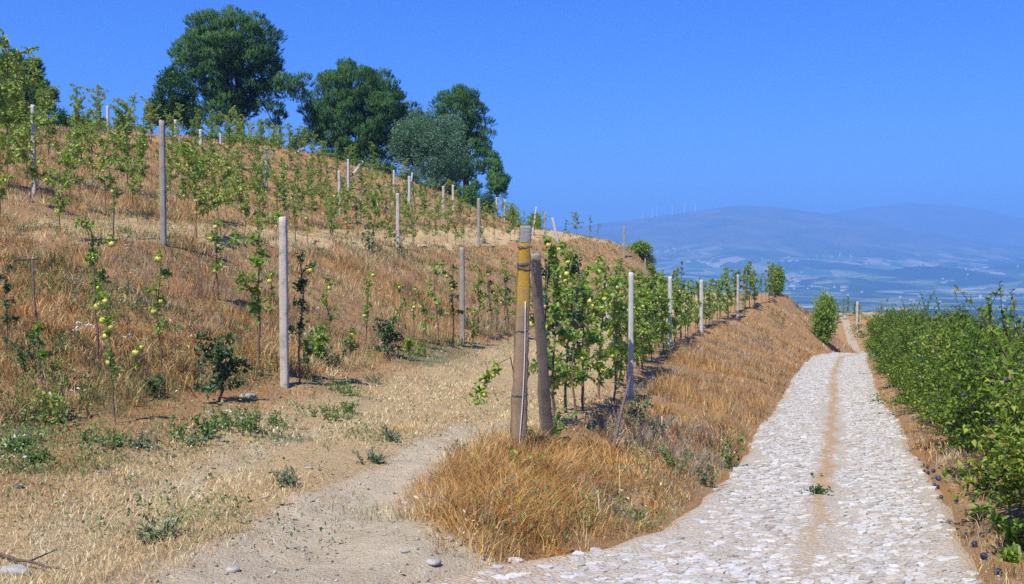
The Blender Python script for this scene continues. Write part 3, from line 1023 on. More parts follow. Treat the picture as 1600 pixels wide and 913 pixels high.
def leaves(P, D, L, W, rng, fold=.25, droop=.0):
    """diamond leaves: base P, direction D, lengths L, widths W"""
    n = len(P)
    D = unit(D + rng.normal(0, .001, D.shape))
    up = unit(np.tile([[0, 0, 1.0]], (n, 1)) + rng.normal(0, .75, (n, 3)))
    S = unit(np.cross(D, up))
    U = np.cross(S, D)
    L = np.broadcast_to(L, (n,))[:, None]
    W = np.broadcast_to(W, (n,))[:, None]
    mid = P + D * L * .45
    tip = P + D * L - U * L * droop
    V = np.stack([P, mid + S * W * .5 + U * W * fold, tip, mid - S * W * .5 + U * W * fold], 1).reshape(-1, 3)
    k = np.arange(n)[:, None] * 4
    return V, np.concatenate([k + [0, 1, 2], k + [0, 2, 3]])


def rdir(n, rng, up=0.0):
    d = rng.normal(0, 1, (n, 3))
    d[:, 2] += up
    return unit(d)


def leaf_mesh(name, chunks, material):
    V, Fc, n = [], [], 0
    for v, f in chunks:
        V.append(v)
        # keep the two halves of a leaf on shared vertices, so that a leaf is one island
        Fc.append(f + n)
        n += len(v)
    return mesh_np(name, np.concatenate(V), [np.concatenate(Fc)], [material])


def sapling(seed, H, style, m, leafL=.065):
    """young apple tree: (trunk mesh, foliage mesh, places where apples hang)"""
    rng = np.random.default_rng(seed)
    g = Geo()
    nz = 9
    zz = np.linspace(-.08, H, nz)
    wob = np.cumsum(rng.normal(0, .018, (nz, 2)), 0)
    wob -= wob[0]
    st = np.column_stack([wob, zz])
    g.tube(st, np.linspace(.016, .005, nz) * (1.25 if style == "bushy" else 1), 6)
    nb = {"spindle": 8, "bushy": 18, "sparse": 6, "vase": 15}[style]
    lo = {"spindle": .32, "bushy": .15, "sparse": .35, "vase": .28}[style]
    chunks, hang = [], []
    nodes = []
    for i in range(nb):
        t = lo + (1 - lo) * (i + rng.uniform(.1, .9)) / nb
        p = np.array([np.interp(t * H, zz, st[:, 0]), np.interp(t * H, zz, st[:, 1]), t * H])
        a = rng.uniform(0, 6.283)
        ln = {"spindle": rng.uniform(.08, .22), "bushy": rng.uniform(.2, .52) * (1.15 - .6 * t), "sparse": rng.uniform(.06, .2), "vase": rng.uniform(.3, .72)}[style]
        rise = rng.uniform(.1, 1.0) if style != "vase" else rng.uniform(.0, 1.1)
        d = unit(np.array([math.cos(a), math.sin(a), rise]))
        q = [p]
        for s in range(3):
            q.append(q[-1] + d * ln / 3)
            d = unit(d + np.array([0, 0, -.28 if style != "vase" else .1]) + rng.normal(0, .15, 3))
        g.tube(q, np.linspace(.006, .0025, 4), 4, cap=False)
        nodes.append((np.array(q), ln))
    g2 = []
    for q, ln in nodes:
        k = {"spindle": rng.integers(16, 30), "bushy": rng.integers(22, 38), "sparse": rng.integers(12, 22), "vase": rng.integers(26, 42)}[style]
        s = rng.uniform(.15, 1.0, k)
        P = np.stack([np.interp(s, np.linspace(0, 1, 4), q[:, c]) for c in range(3)], -1) + rng.normal(0, .022, (k, 3))
        D = unit(unit(q[-1] - q[0])[None] * .5 + rdir(k, rng) * .9 + np.array([[0, 0, -.15]]))
        Ls = leafL * rng.uniform(.7, 1.3, k)
        g2.append(leaves(P, D, Ls, Ls * rng.uniform(.45, .62, k), rng, .2, .12))
        if rng.uniform() < .85:
            hp = q[rng.integers(1, 4)] + np.array([rng.normal(0, .02), rng.normal(0, .02), -.05])
            hang.append(hp)
            Pq = hp + np.array([0, 0, .045]) + rng.normal(0, .018, (9, 3))
            g2.append(leaves(Pq, rdir(9, rng, .2), leafL * rng.uniform(.8, 1.25, 9), leafL * .52, rng, .2, .12))
    # leaves on the stem itself and the leading shoot
    k = {"spindle": 60, "bushy": 70, "sparse": 30, "vase": 40}[style]
    s = rng.uniform(lo, 1.02, k) ** .9
    P = np.column_stack([np.interp(s * H, zz, st[:, 0]), np.interp(s * H, zz, st[:, 1]), s * H]) + rng.normal(0, .012, (k, 3))
    Ls = leafL * rng.uniform(.7, 1.25, k)
    g2.append(leaves(P, rdir(k, rng, .5), Ls, Ls * .52, rng, .2, .1))
    return g.build("trunk", [M["stem"]]), leaf_mesh("foliage", g2, m), hang


def apple_mesh():
    g = Geo()
    pr = np.array([(.0, .052), (.010, .058), (.024, .060), (.034, .048), (.037, .032), (.034, .015), (.022, .002), (.010, .0), (.0, .004)])
    n = 10
    th = np.arange(n) / n * 6.2832
    V = np.stack([pr[:, 0][:, None] * np.cos(th), pr[:, 0][:, None] * np.sin(th), np.repeat(pr[:, 1][:, None], n, 1) - .03], -1).reshape(-1, 3)
    i = np.arange(len(pr) - 1)[:, None] * n
    j = np.arange(n)[None]
    g.add(V, np.stack([i + j, i + (j + 1) % n, i + n + (j + 1) % n, i + n + j], -1).reshape(-1, 4)[:, ::-1])
    g.tube([(0, 0, .02), (.004, 0, .05)], .0025, 4)
    return g.build("apple", [M["apple"]], True)


def plum_mesh():
    g = Geo()
    t = np.linspace(0, math.pi, 8)
    n = 9
    th = np.arange(n) / n * 6.2832
    V = np.stack([.021 * np.sin(t)[:, None] * np.cos(th), .021 * np.sin(t)[:, None] * np.sin(th) * (1 - .08 * (np.cos(th) > .9)), np.repeat(.025 * np.cos(t)[:, None], n, 1)], -1).reshape(-1, 3)
    i = np.arange(7)[:, None] * n
    j = np.arange(n)[None]
    g.add(V, np.stack([i + j, i + n + j, i + n + (j + 1) % n, i + (j + 1) % n], -1).reshape(-1, 4))
    return g.build("plum", [M["plum"]], True)


APPLE, PLUM = apple_mesh(), plum_mesh()
ORD = "first second third fourth fifth sixth seventh eighth ninth tenth eleventh twelfth thirteenth fourteenth fifteenth sixteenth seventeenth eighteenth nineteenth".split()
TENS = {2: ("twentieth", "twenty"), 3: ("thirtieth", "thirty"), 4: ("fortieth", "forty"), 5: ("fiftieth", "fifty"), 6: ("sixtieth", "sixty"), 7: ("seventieth", "seventy"), 8: ("eightieth", "eighty"), 9: ("ninetieth", "ninety")}


def nth(i):
    """0 -> first"""
    n = i + 1
    if n < 20:
        return ORD[n - 1]
    t, u = divmod(n, 10)
    return TENS[t][0] if u == 0 else TENS[t][1] + "-" + ORD[u - 1]


# ------------------------------------------------------------------ posts
def post_mesh(name, H, w, d, m, seed, taper=.06, notch=0.0, top=None, sink=.25):
    """a square post as a stack of rings with worn, chamfered corners; its foot runs into the soil"""
    rng = np.random.default_rng(seed)
    n = max(14, int(H / .055))
    z = np.linspace(-sink, H, n)
    ch = .13
    ring = np.array([(-.5 + ch, -.5), (.5 - ch, -.5), (.5, -.5 + ch), (.5, .5 - ch), (.5 - ch, .5), (-.5 + ch, .5), (-.5, .5 - ch), (-.5, -.5 + ch)])
    V = []
    for i, zz in enumerate(z):
        s = 1 - taper * max(zz, 0) / H
        j = rng.normal(0, .022, (8, 2))
        r = ring * s + j
        if notch and i % 2:
            r[:, 0] += np.where(r[:, 0] > .3, -notch, 0) + np.where(r[:, 0] < -.3, notch * .4, 0)
        V.append(np.column_stack([r[:, 0] * w, r[:, 1] * d, np.full(8, zz)]))
    V.append(np.column_stack([ring[:, 0] * w * .8 * (1 - taper), ring[:, 1] * d * .8 * (1 - taper), np.full(8, H + .012) + rng.normal(0, .006, 8)]))
    L = len(V)
    g = Geo()
    i = np.arange(L - 1)[:, None] * 8
    j = np.arange(8)[None]
    g.add(np.concatenate(V), np.stack([i + j, i + (j + 1) % 8, i + 8 + (j + 1) % 8, i + 8 + j], -1).reshape(-1, 4))
    g.F.setdefault(8, []).append(np.array([np.arange(8) + (L - 1) * 8]))
    g.M.setdefault(8, []).append(np.zeros(1, int))
    return g.build(name, [m])


def aim(o, vec, rz=0.0):
    """tilt an object so that its local Z runs along vec"""
    q = Vector(vec).normalized().to_track_quat("Z", "Y")
    up = Vector((0, 0, 1)).rotation_difference(Vector(vec).normalized())
    o.rotation_euler = (up.to_matrix() @ Matrix.Rotation(rz, 3, "Z")).to_euler()


def stand_post(px, row, Y, wpx, m, label, lean=None, name="concrete_post", group="posts of the orchard trellis", hmin=.9, rz=None, cat="post"):
    """post whose top shows at (px,row); lean = columns by which its foot stands off"""
    top = pix(px, row, Y)
    foot = at_y(px + (lean or 0), Y)
    v = top - foot
    H = max(np.linalg.norm(v), hmin)
    w = wpx / F * Y * .78
    me = post_mesh("post", H, w, w * .9, M[m], int(px * 7 + row))
    o = part(name, me, None, foot)
    aim(o, v, random.uniform(-.15, .15) if rz is None else rz)
    tag(o, label, cat, group)
    return o


# the pair at the near end of the terrace-edge row
foot = at_y(809, 9.5)
top = pix(821, 352, 9.5)
v = top - foot
pm = thing("concrete_post", "tall yellow lichened concrete post bound with wire beside the golden grass", "post", foot, 0, "posts of the orchard trellis")
H0 = np.linalg.norm(v)
part("shaft", post_mesh("shaft", H0 - .17, .158, .14, M["post_main"], 3, taper=.30, notch=.05), pm)
cp = part("cap", post_mesh("cap", .15, .110, .100, M["cap"], 4, taper=.03, sink=0), pm, (0, 0, H0 - .168))
for k, (zz, tilt, cnt) in enumerate(((H0 - .215, .02, 2), (H0 - .375, .12, 3), (H0 - .42, -.10, 2), (1.22, .05, 1), (.60, .02, 1))):
    g = Geo()
    hw = .158 * (1 - .30 * zz / H0) * .5 + .006
    for c in range(cnt):
        ring = []
        for s in range(25):
            a = s / 24 * 6.2832
            q = 1 / max(abs(math.cos(a)), abs(math.sin(a))) ** .8
            ring.append((hw * q * math.cos(a), hw * .9 * q * math.sin(a), zz + tilt * hw * math.cos(a) * 2 + c * .009 + .004 * math.sin(5 * a + c)))
        g.tube(ring, .0035, 5, cap=False)
    tw = [(hw, -.02, zz + .02), (hw + .03, -.05, zz + .01), (hw + .035, -.06, zz - .03), (hw + .01, -.05, zz - .055)]
    g.tube(tw, .003, 4)
    part("wire_tie", g.build("wire_tie", [M["wire"]]), pm)
g = Geo()
cz = np.linspace(.08, 1.5, 14)
g.tube([(.012 + .02 * math.sin(z * 2.1) + .015 * (1.5 - z) * -1, -.15 * .5 * (1 - .30 * z / H0) - .006, z) for z in cz], .0045, 5)
part("cord", g.build("cord", [M["cord"]]), pm)
aim(pm, v, .16)

bt = pix(836, 398, 9.75)
bf = at_y(857, 10.55)
vv = bt - bf
br = part("brace_post", post_mesh("brace_post", np.linalg.norm(vv), .115, .10, M["post_brace"], 9, taper=.18), None, bf)
aim(br, vv, .1)
tag(br, "leaning brown-grey brace post tied behind the yellow post", "post", "posts of the orchard trellis")

P_ = stand_post
P_(443, 341, 12.9, 16, "post_pale", "pale smooth post at the bank foot with a leafy shadow near its base")
P_(722, 388, 22, 9.5, "post_grey", "grey mottled post at the bank foot, midway between the pale post and the yellow post")
P_(256, 191, 17.5, 11, "post_grey", "tall dark-streaked grey post rising from the second terrace among apple leaves")
P_(56, 167, 23, 8, "post_pale", "pale narrow post with a nail hole near its top, leftmost of the posts")
P_(622, 303, 37, 7, "post_pale", "pale post on the second terrace edge, beside a dark green shrub")
P_(748, 311, 54, 6, "post_grey", "thin grey-brown post on the second terrace just left of the yellow post")
P_(531, 268, 47, 6, "post_pale", "pale slim post on the slope below the mound and left of the big pines' foot")
P_(417, 233, 47, 5, "post_white", "whitish slim post below the tallest pine's right arm")
P_(172, 168, 58, 5, "post_white", "thin white post against the sky above the left bushes")
P_(277, 189, 50, 5.5, "post_white", "thin whitish post directly right of the tall dark-streaked post")
P_(316, 206, 56, 6, "post_white", "short white post standing under the tallest pine's left side")
P_(347, 211, 64, 4, "post_white", "very thin white post in front of the tallest pine's trunk")
P_(545, 250, 62, 4.5, "post_white", "thin white post at the left foot of the broad double-crowned pine")
P_(616, 267, 66, 4, "post_white", "small white post under the bluish tree, left of the split pair")
P_(640, 276, 64, 5, "post_white", "small white post of the split pair under the bluish tree, upright one", 0)
P_(645, 271, 64.3, 4, "post_white", "small white post of the split pair under the bluish tree, tilted one", -8)
P_(693, 292, 66, 5.5, "post_pale", "pale post on the upper slope below the bluish tree's right edge")
P_(708, 290, 72, 4.5, "post_white", "whitish post on the upper slope right beside a pale thicker post")
P_(776, 309, 72, 4, "post_pale", "tiny pale post at the foot of the young light green pine, left of two")
P_(789, 313, 74, 4, "post_pale", "tiny pale post at the foot of the young light green pine, right of two")
P_(472, 235, 72, 5, "post_white", "white post leaning right on the bare brown mound", -12)
P_(568, 253, 72, 5, "post_white", "white post leaning strongly right under the broad pine", -15)
P_(863, 341, 66, 5, "post_white", "white post leaning left on the crest behind the yellow post", 9)
P_(838, 324, 67, 3.5, "post_white", "thin white post leaning right on the crest, just above the yellow post", -6)
P_(852, 332, 68, 3.5, "post_grey", "thin dark post on the crest between two leaning white posts")
P_(975, 355, 72, 4.5, "post_grey", "brown post at the far end of the second terrace beside the bright bush")
P_(940, 428, 26, 5, "post_white", "white short post leaning left on the bank behind the first apple trees", 18)
P_(986, 427, 17.2, 10, "post_white", "white peeling post, first beyond the yellow post in the terrace-edge row")
P_(1047, 433, 30, 8, "post_white", "whitish post, second beyond the yellow post in the terrace-edge row")
P_(1096, 438, 39, 7, "post_white", "whitish post, third beyond the yellow post in the terrace-edge row")
P_(1153, 430, 49, 4.5, "post_pale", "slim pale post, fourth beyond the yellow post in the terrace-edge row")
P_(1008, 405, 55, 3.2, "post_grey", "thin grey pole at the bank's far end beside the grey-green shrub")
P_(1163, 420, 52, 5, "post_brace", "dark brown pole near the far end of the terrace-edge row", name="wooden_pole", cat="pole")
P_(1204, 428, 60, 3.5, "post_grey", "thin grey pole, farthest of the terrace-edge row")
P_(1293, 457, 66, 4, "post_white", "white thin post behind the leafy shrub at the lane's bend")
P_(1340, 472, 82, 4.5, "post_pale", "pale post on the far spur beside the sandy track")


def stake(a, b, r, m, label, name="stake", cat="stake", cross=None):
    g = Geo()
    a, b = np.array(a), np.array(b)
    t = np.linspace(0, 1, 7)[:, None]
    pts = (b - a) * t
    pts[1:-1] += RNG.normal(0, .006, (5, 3))
    g.tube(pts, np.linspace(r, r * .85, 7), 7)
    if cross:
        g.tube([pts[-1] + np.array([cross[0], 0, 0]), pts[-1] + np.array([cross[1], 0, .004])], r * .9, 6)
    o = part(name, g.build(name, [M[m]]), None, a)
    tag(o, label, cat)
    return o


f_ = at_y(62, 10.9)
stake(f_ - np.array([0, 0, .2]), pix(50, 406, 10.9), .011, "metal", "rusty iron stake with a crosspiece on top, at the left bank foot", "iron_stake", cross=(-.17, .05))
f_ = at_y(952, 11.1)
stake(f_ - np.array([0, 0, .15]), pix(986, 590, 13.2), .022, "metal", "reddish-brown stake leaning towards the white peeling post", "wooden_stake")
f_ = ray_ground(1033, 690)
stake(f_ - np.array([0, 0, .1]), f_ + np.array([.02, 0, .33]), .011, "post_pale", "short straw-coloured stake on the bank above the lane", "cane_stake")

# ------------------------------------------------------------------ pines and other trees on the hilltop
def lobes_in(ells, rng, r_m, dens, Y0):
    """clump centres on and inside a set of ellipsoids given as (px,row,rx,ry,dy) around distance Y0"""
    C, R, Oc = [], [], []
    s = Y0 / F
    for (px, row, rx, ry, dy) in ells:
        c = pix(px, row, Y0) + np.array([0, dy, 0])
        a = np.array([rx * s, (rx + ry) * .5 * s, ry * s])
        area = (a[0] * a[2]) * 4
        n = max(4, int(dens * area / (r_m ** 2)))
        k = np.arange(n) + .5
        phi = np.arccos(1 - 2 * k / n)
        th = math.pi * (1 + 5 ** .5) * k
        u = np.column_stack([np.cos(th) * np.sin(phi), np.sin(th) * np.sin(phi), np.cos(phi)])
        rad = np.where(rng.uniform(0, 1, n) < .72, rng.uniform(.8, 1.1, n), rng.uniform(.35, .8, n))
        C.append(c + u * np.maximum(a - r_m * .55, .15) * rad[:, None] + rng.normal(0, r_m * .18, (n, 3)))
        R.append(rng.uniform(.65, 1.25, n) * r_m)
        Oc.append(np.tile(c, (n, 1)))
    return np.concatenate(C), np.concatenate(R), np.concatenate(Oc)


def tree_trunk(base, C, Oc, rng, r0, fork, m, n_limb=26):
    g = Geo()
    fork = np.asarray(fork, float)
    t = np.linspace(0, 1, 8)[:, None]
    st = np.array([0, 0, -.4]) + (fork - np.array([0, 0, -.4])) * t
    st[1:-1, :2] += np.cumsum(rng.normal(0, r0 * .25, (6, 2)), 0) * .4
    g.tube(st, np.linspace(r0, r0 * .5, 8), 9)
    for k in rng.choice(len(C), min(n_limb, len(C)), False):
        q0 = st[rng.integers(3, 8)]
        q3 = C[k] - base
        q1 = q0 + (q3 - q0) * .4 + np.array([0, 0, .08 * np.linalg.norm(q3 - q0)])
        q2 = q0 + (q3 - q0) * .75 + np.array([0, 0, .05 * np.linalg.norm(q3 - q0)])
        g.tube([q0, q1, q2, q3], [r0 * .32, r0 * .22, r0 * .14, r0 * .05], 5, cap=False)
    return g.build("trunk", [M[m]])


def pine(px, Y0, ells, label, seed, m="pine", r0=.34, r_m=.84, shoots=120, needles=15, nl=.19, dens=2.6, fork_row=None, name="pine_tree"):
    rng = np.random.default_rng(seed)
    base = at_y(px, Y0)
    C, R, Oc = lobes_in(ells, rng, r_m, dens, Y0)
    t = thing(name, label, "tree", base, 0, "trees on the hilltop")
    keep = []
    for k in rng.permutation(len(C)):
        if all(np.linalg.norm((C[k] - C[q]) * np.array([1, 1, 1.25])) > 1.16 * r_m for q in keep):
            keep.append(k)
    C, R, Oc = C[keep], R[keep], Oc[keep]
    fork = pix(px, fork_row or ells[0][1], Y0) - base
    part("trunk", tree_trunk(base, C, Oc, rng, r0, fork, "pinebark"), t)
    nC = len(C)
    # shoots stand up and outwards on each clump
    idx = np.repeat(np.arange(nC), shoots)
    n = len(idx)
    u = rdir(n, rng, .35)
    out = unit(C[idx] - Oc[idx])
    sd = unit(u * .55 + np.array([[0, 0, .85]]) + out * .4)
    sp = C[idx] - base + u * (R[idx] * rng.uniform(.5, .95, n))[:, None] * np.array([[1.12, 1.12, .66]])
    # needles round each shoot
    j = np.repeat(np.arange(n), needles)
    N_ = len(j)
    s = rng.uniform(0, 1, N_)
    ax = sd[j]
    P = sp[j] + ax * (s * .30)[:, None]
    D = unit(ax * 1.0 + rdir(N_, rng) * .62)
    L = nl * rng.uniform(.7, 1.2, N_)
    S = unit(np.cross(D, rdir(N_, rng)))
    w = .017
    A_, B_, T_ = P + S * w, P - S * w, P + D * L[:, None]
    want = unit(unit(P - (C[idx[j]] - base)) * .8 + out[j] * .25 + np.array([[0, 0, .25]]) + rng.normal(0, .28, (N_, 3)))
    flip = (np.cross(B_ - A_, T_ - A_) * want).sum(1) < 0      # every needle shows its face outwards
    A_[flip], B_[flip] = B_[flip].copy(), A_[flip].copy()
    V = np.stack([A_, B_, T_], 1).reshape(-1, 3)
    me = mesh_np("crown", V, [np.arange(N_ * 3).reshape(-1, 3)], [M[m]], True)
    me.normals_split_custom_set_from_vertices(np.repeat(want, 3, 0).tolist())
    part("crown", me, t)
    return t


def broad(px, Y0, ells, label, seed, m, cat="tree", name="leafy_tree", group="trees on the hilltop", r_m=.4, dens=3.0, per=46, L=.13, r0=.12, bark="bark", fork_row=None, slim=.5, base=None, upl=.1):
    rng = np.random.default_rng(seed)
    base = at_y(px, Y0) if base is None else base
    C, R, Oc = lobes_in(ells, rng, r_m, dens, Y0)
    t = thing(name, label, cat, base, 0, group)
    fork = pix(px, fork_row or ells[0][1], Y0) - base
    part("trunk" if cat == "tree" else "stem", tree_trunk(base, C, Oc, rng, r0, fork, bark, 22), t)
    idx = np.repeat(np.arange(len(C)), per)
    n = len(idx)
    P = C[idx] - base + rdir(n, rng) * (R[idx] * rng.uniform(.1, 1.0, n) ** .6)[:, None]
    D = unit(rdir(n, rng, upl) + unit(C[idx] - Oc[idx]) * .4)
    Ls = L * rng.uniform(.6, 1.3, n)
    part("crown" if cat == "tree" else "foliage", leaf_mesh("crown", [leaves(P, D, Ls, Ls * slim, rng, .15, .1)], M[m]), t)
    return t


pine(378, 84, [(362, 78, 74, 58, 0), (366, 140, 60, 46, .5), (322, 100, 38, 44, -1), (404, 100, 36, 46, .5), (292, 74, 15, 13, 0), (452, 143, 34, 22, -.5), (478, 128, 12, 17, 0), (425, 175, 24, 14, -.5),
               (350, 185, 34, 22, -1), (432, 190, 16, 16, .5)],
     "tallest dark pine on the hilltop with a long arm to the right", 5, fork_row=95)
pine(565, 88, [(556, 150, 62, 48, 0), (530, 190, 50, 40, -1.5), (600, 180, 46, 50, -.5), (560, 220, 66, 36, -1), (496, 190, 18, 40, -1), (640, 215, 34, 48, 2), (628, 165, 24, 22, .5), (575, 250, 40, 14, -1.5)],
     "broad round dark pine left of the bluish tree", 6, fork_row=170)
pine(728, 91, [(718, 172, 36, 34, 0), (738, 205, 28, 40, 0), (742, 250, 24, 40, -.5), (700, 165, 18, 20, 0), (758, 232, 12, 30, 0), (696, 220, 26, 46, 2), (720, 270, 30, 24, -.5)],
     "tall dark pine rising behind the bluish tree", 7, fork_row=185)
pine(20, 66, [(14, 128, 52, 38, 0), (52, 160, 36, 42, -.5), (-30, 150, 50, 50, .5), (70, 195, 20, 32, -.5), (20, 190, 60, 40, -1)],
     "dark round pine at the left edge of the picture, behind the apple bushes", 8, m="pine", fork_row=140, r_m=.55)
pine(776, 84, [(776, 268, 11, 26, 0), (777, 290, 15, 22, -.3), (768, 252, 7, 12, 0)], "young light green pine, rightmost of the hilltop trees", 9, m="pine_light", r0=.09, r_m=.4, shoots=60, needles=14, nl=.18, fork_row=262)
pine(742, 80, [(742, 296, 10, 12, 0), (733, 300, 8, 8, 0)], "small light green pine shrub under the tall pine behind the bluish tree", 10, m="pine_light", r0=.05, r_m=.35, shoots=40, needles=14, nl=.18, fork_row=298)
broad(682, 83, [(668, 215, 48, 42, 0), (690, 240, 44, 48, -.8), (640, 225, 34, 34, -.5), (705, 205, 26, 26, 0), (690, 275, 36, 24, -1)], "bluish grey-green bushy tree between the dark pines", 15, "euca", r_m=.62, per=70, L=.22, dens=2.3, slim=.34, fork_row=225, upl=.6)
broad(275, 74, [(276, 150, 32, 40, 0), (258, 180, 26, 24, -.4), (298, 180, 24, 28, 0), (272, 122, 14, 16, 0), (240, 178, 12, 10, 0)], "loose dark broadleaf tree left of the tallest pine", 17, "oak", r_m=.36, per=34, L=.19, dens=2.2, fork_row=160)
broad(466, 80, [(468, 222, 12, 10, 0), (480, 214, 8, 12, 0), (458, 232, 8, 6, 0)], "small bluish shrub at the gap between the two largest pines", 18, "euca", cat="shrub", name="shrub", group="shrubs on the hilltop", r_m=.3, L=.14, r0=.04)

HS = [(100, 60, 172, 34, "oak"), (128, 62, 178, 36, "apple_yellow"), (160, 64, 184, 34, "apple_leaf"), (196, 66, 178, 30, "oak"), (222, 68, 196, 26, "apple_leaf"), (150, 58, 190, 40, "apple_yellow"), (305, 74, 205, 34, "oak"), (335, 76, 212, 34, "apple_leaf"),
      (368, 77, 208, 36, "apple_leaf"), (402, 78, 212, 36, "apple_yellow"), (430, 77, 210, 28, "apple_leaf"), (505, 80, 232, 26, "euca"), (528, 82, 236, 30, "oak"), (560, 84, 248, 40, "oak"), (600, 84, 252, 40, "oak"), (640, 80, 262, 34, "euca"),
      (705, 82, 284, 34, "oak"), (735, 80, 292, 30, "pine_light"), (762, 78, 300, 26, "oak"), (800, 76, 322, 20, "apple_leaf"), (835, 74, 330, 22, "apple_leaf"), (60, 56, 185, 40, "apple_leaf")]
for i, (px, Y, rt, w, m) in enumerate(HS):
    p = at_y(px, Y)
    rb = HOR - p[2] / Y * F + 3
    rt = min(rt, rb - 12)
    h = rb - rt
    look = {"oak": "dark green", "apple_yellow": "yellowish", "apple_leaf": "light green", "euca": "bluish", "pine_light": "bright green"}[m]
    broad(px, Y, [(px, rb - h * .5, w * .5, h * .52, 0), (px + w * .2, rb - h * .35, w * .4, h * .36, -.3), (px - w * .25, rb - h * .3, w * .35, h * .32, .2)],
          "%s shrub on the hill's skyline, %s of the skyline shrubs from the left" % (look, nth(sorted(q[0] for q in HS).index(px))), 800 + i, m, cat="shrub", name="shrub", group="shrubs on the hilltop", r_m=.36, per=40, L=.13, r0=.03, dens=2.4, base=p, bark="stem")

# ------------------------------------------------------------------ apple saplings in their rows
VAR = {}
for k in range(6):
    VAR["spindle", k] = sapling(100 + k, (1.75, 1.9, 1.6, 2.0, 1.5, 1.8)[k], "spindle", M["apple_leaf" if k % 3 else "apple_dark"], .07)
for k in range(6):
    VAR["bushy", k] = sapling(200 + k, (2.0, 1.9, 2.1, 1.8, 2.0, 1.95)[k], "bushy", M["apple_leaf"], .083)
for k in range(4):
    VAR["sparse", k] = sapling(300 + k, (1.2, 1.5, 1.0, 1.35)[k], "sparse", M["apple_leaf"], .07)
for k in range(6):
    VAR["vase", k] = sapling(400 + k, (1.7, 1.9, 1.6, 2.0, 1.5, 1.8)[k], "vase", M["apple_yellow" if k % 2 else "apple_leaf"], .095)
for k in range(3):
    VAR["herb", k] = sapling(500 + k, (.75, .9, .6)[k], ("bushy", "spindle", "spindle")[k], M[("apple_dark", "apple_leaf", "apple_leaf")[k]], .07)


def plant_tree(kind, k, p, label, group, rz=None, scale=1.0, apples=0, name="apple_tree", cat="apple tree", seed=0):
    tr, fo, hang = VAR[kind, k]
    rz = random.uniform(0, 6.28) if rz is None else rz
    t = thing(name, label, cat, p, rz, group, scale)
    part("trunk", tr, t)
    part("foliage", fo, t)
    hs = hang[:]
    random.Random(seed + k * 31).shuffle(hs)
    for h in hs[:apples]:
        part("apple", APPLE, t, tuple(h), (random.uniform(-.3, .3), random.uniform(-.3, .3), random.uniform(0, 6)), random.uniform(.85, 1.15) / scale)
    return t


# row at the bank foot, placed from the photograph: column, row of the foot, row of the top, kind
FOOT = [(150, 560, 345, "spindle"), (178, 664, 470, "spindle"), (252, 592, 388, "spindle"), (86, 660, 560, "sparse"), (8, 560, 410, "spindle"), (342, 628, 528, "herb"), (340, 470, 340, "sparse"), (404, 590, 338, "spindle"),
        (466, 600, 388, "spindle"), (212, 605, 535, "sparse"), (505, 575, 510, "herb"), (518, 540, 428, "sparse"), (545, 572, 512, "herb"), (570, 545, 425, "spindle"), (604, 560, 500, "herb"), (620, 530, 440, "sparse"),
        (645, 530, 446, "sparse"), (640, 566, 528, "herb"), (686, 540, 404, "sparse"), (664, 545, 470, "sparse"), (708, 540, 410, "spindle"), (746, 530, 412, "spindle"), (766, 525, 414, "spindle"), (738, 545, 500, "herb"),
        (790, 515, 408, "spindle"), (775, 520, 440, "sparse"), (62, 600, 500, "sparse"), (28, 650, 590, "sparse"), (482, 590, 530, "herb"), (420, 520, 420, "sparse")]
order = sorted(FOOT, key=lambda f: f[0])
for i, (px, rb, rt, kind) in enumerate(order):
    p = ray_ground(px, rb)
    k = i % {"spindle": 6, "sparse": 4, "herb": 3}[kind]
    want = (rb - rt) / F * p[1]
    H = {"spindle": (1.75, 1.9, 1.6, 2.0, 1.5, 1.8), "sparse": (1.2, 1.5, 1.0, 1.35), "herb": (.75, .9, .6)}[kind][k] * 1.04
    look = {"spindle": "tall slender apple sapling with yellow apples", "sparse": "sparse thin apple sapling", "herb": "low bushy young apple plant"}[kind]
    plant_tree(kind, k, tuple(p), "%s, %s plant from the left along the bank foot" % (look, nth(i)), "apple saplings along the bank foot", None, want / H, {"spindle": 6, "sparse": 3, "herb": 1}[kind] if px > 100 else 0, seed=i)


def tree_row(c, off, y0, y1, step, kinds, label, group, apples, smin=.9, smax_=1.1, jit=.15, skip=0.0, zoff=None, rnd=3):
    R_ = random.Random(rnd)
    y, i = y0, 0
    while y < y1:
        yy = y + R_.uniform(-jit, jit) * 2
        x = float(LX(c, yy)) + off + R_.uniform(-jit, jit)
        y += step * (1 + .004 * y)
        if R_.random() < skip:
            continue
        px = 800 + F * x / yy
        if px < -40 or px > 1640:
            continue
        z = float(height(np.array([x]), np.array([yy]))[0])
        kind = R_.choice(kinds)
        k = R_.randrange({"spindle": 6, "bushy": 6, "sparse": 4, "vase": 6}[kind])
        na = apples(yy)
        look = {"spindle": "slender", "bushy": "leafy", "sparse": "thin", "vase": "spreading"}[kind]
        plant_tree(kind, k, (x, yy, z), label % (look, nth(i)), group, R_.uniform(0, 6.28), R_.uniform(smin, smax_) * (1.14 if c is C1 and i in (1, 3) else .92 if c is C1 and i == 0 else 1.0), na, seed=i * 7 + rnd)
        i += 1


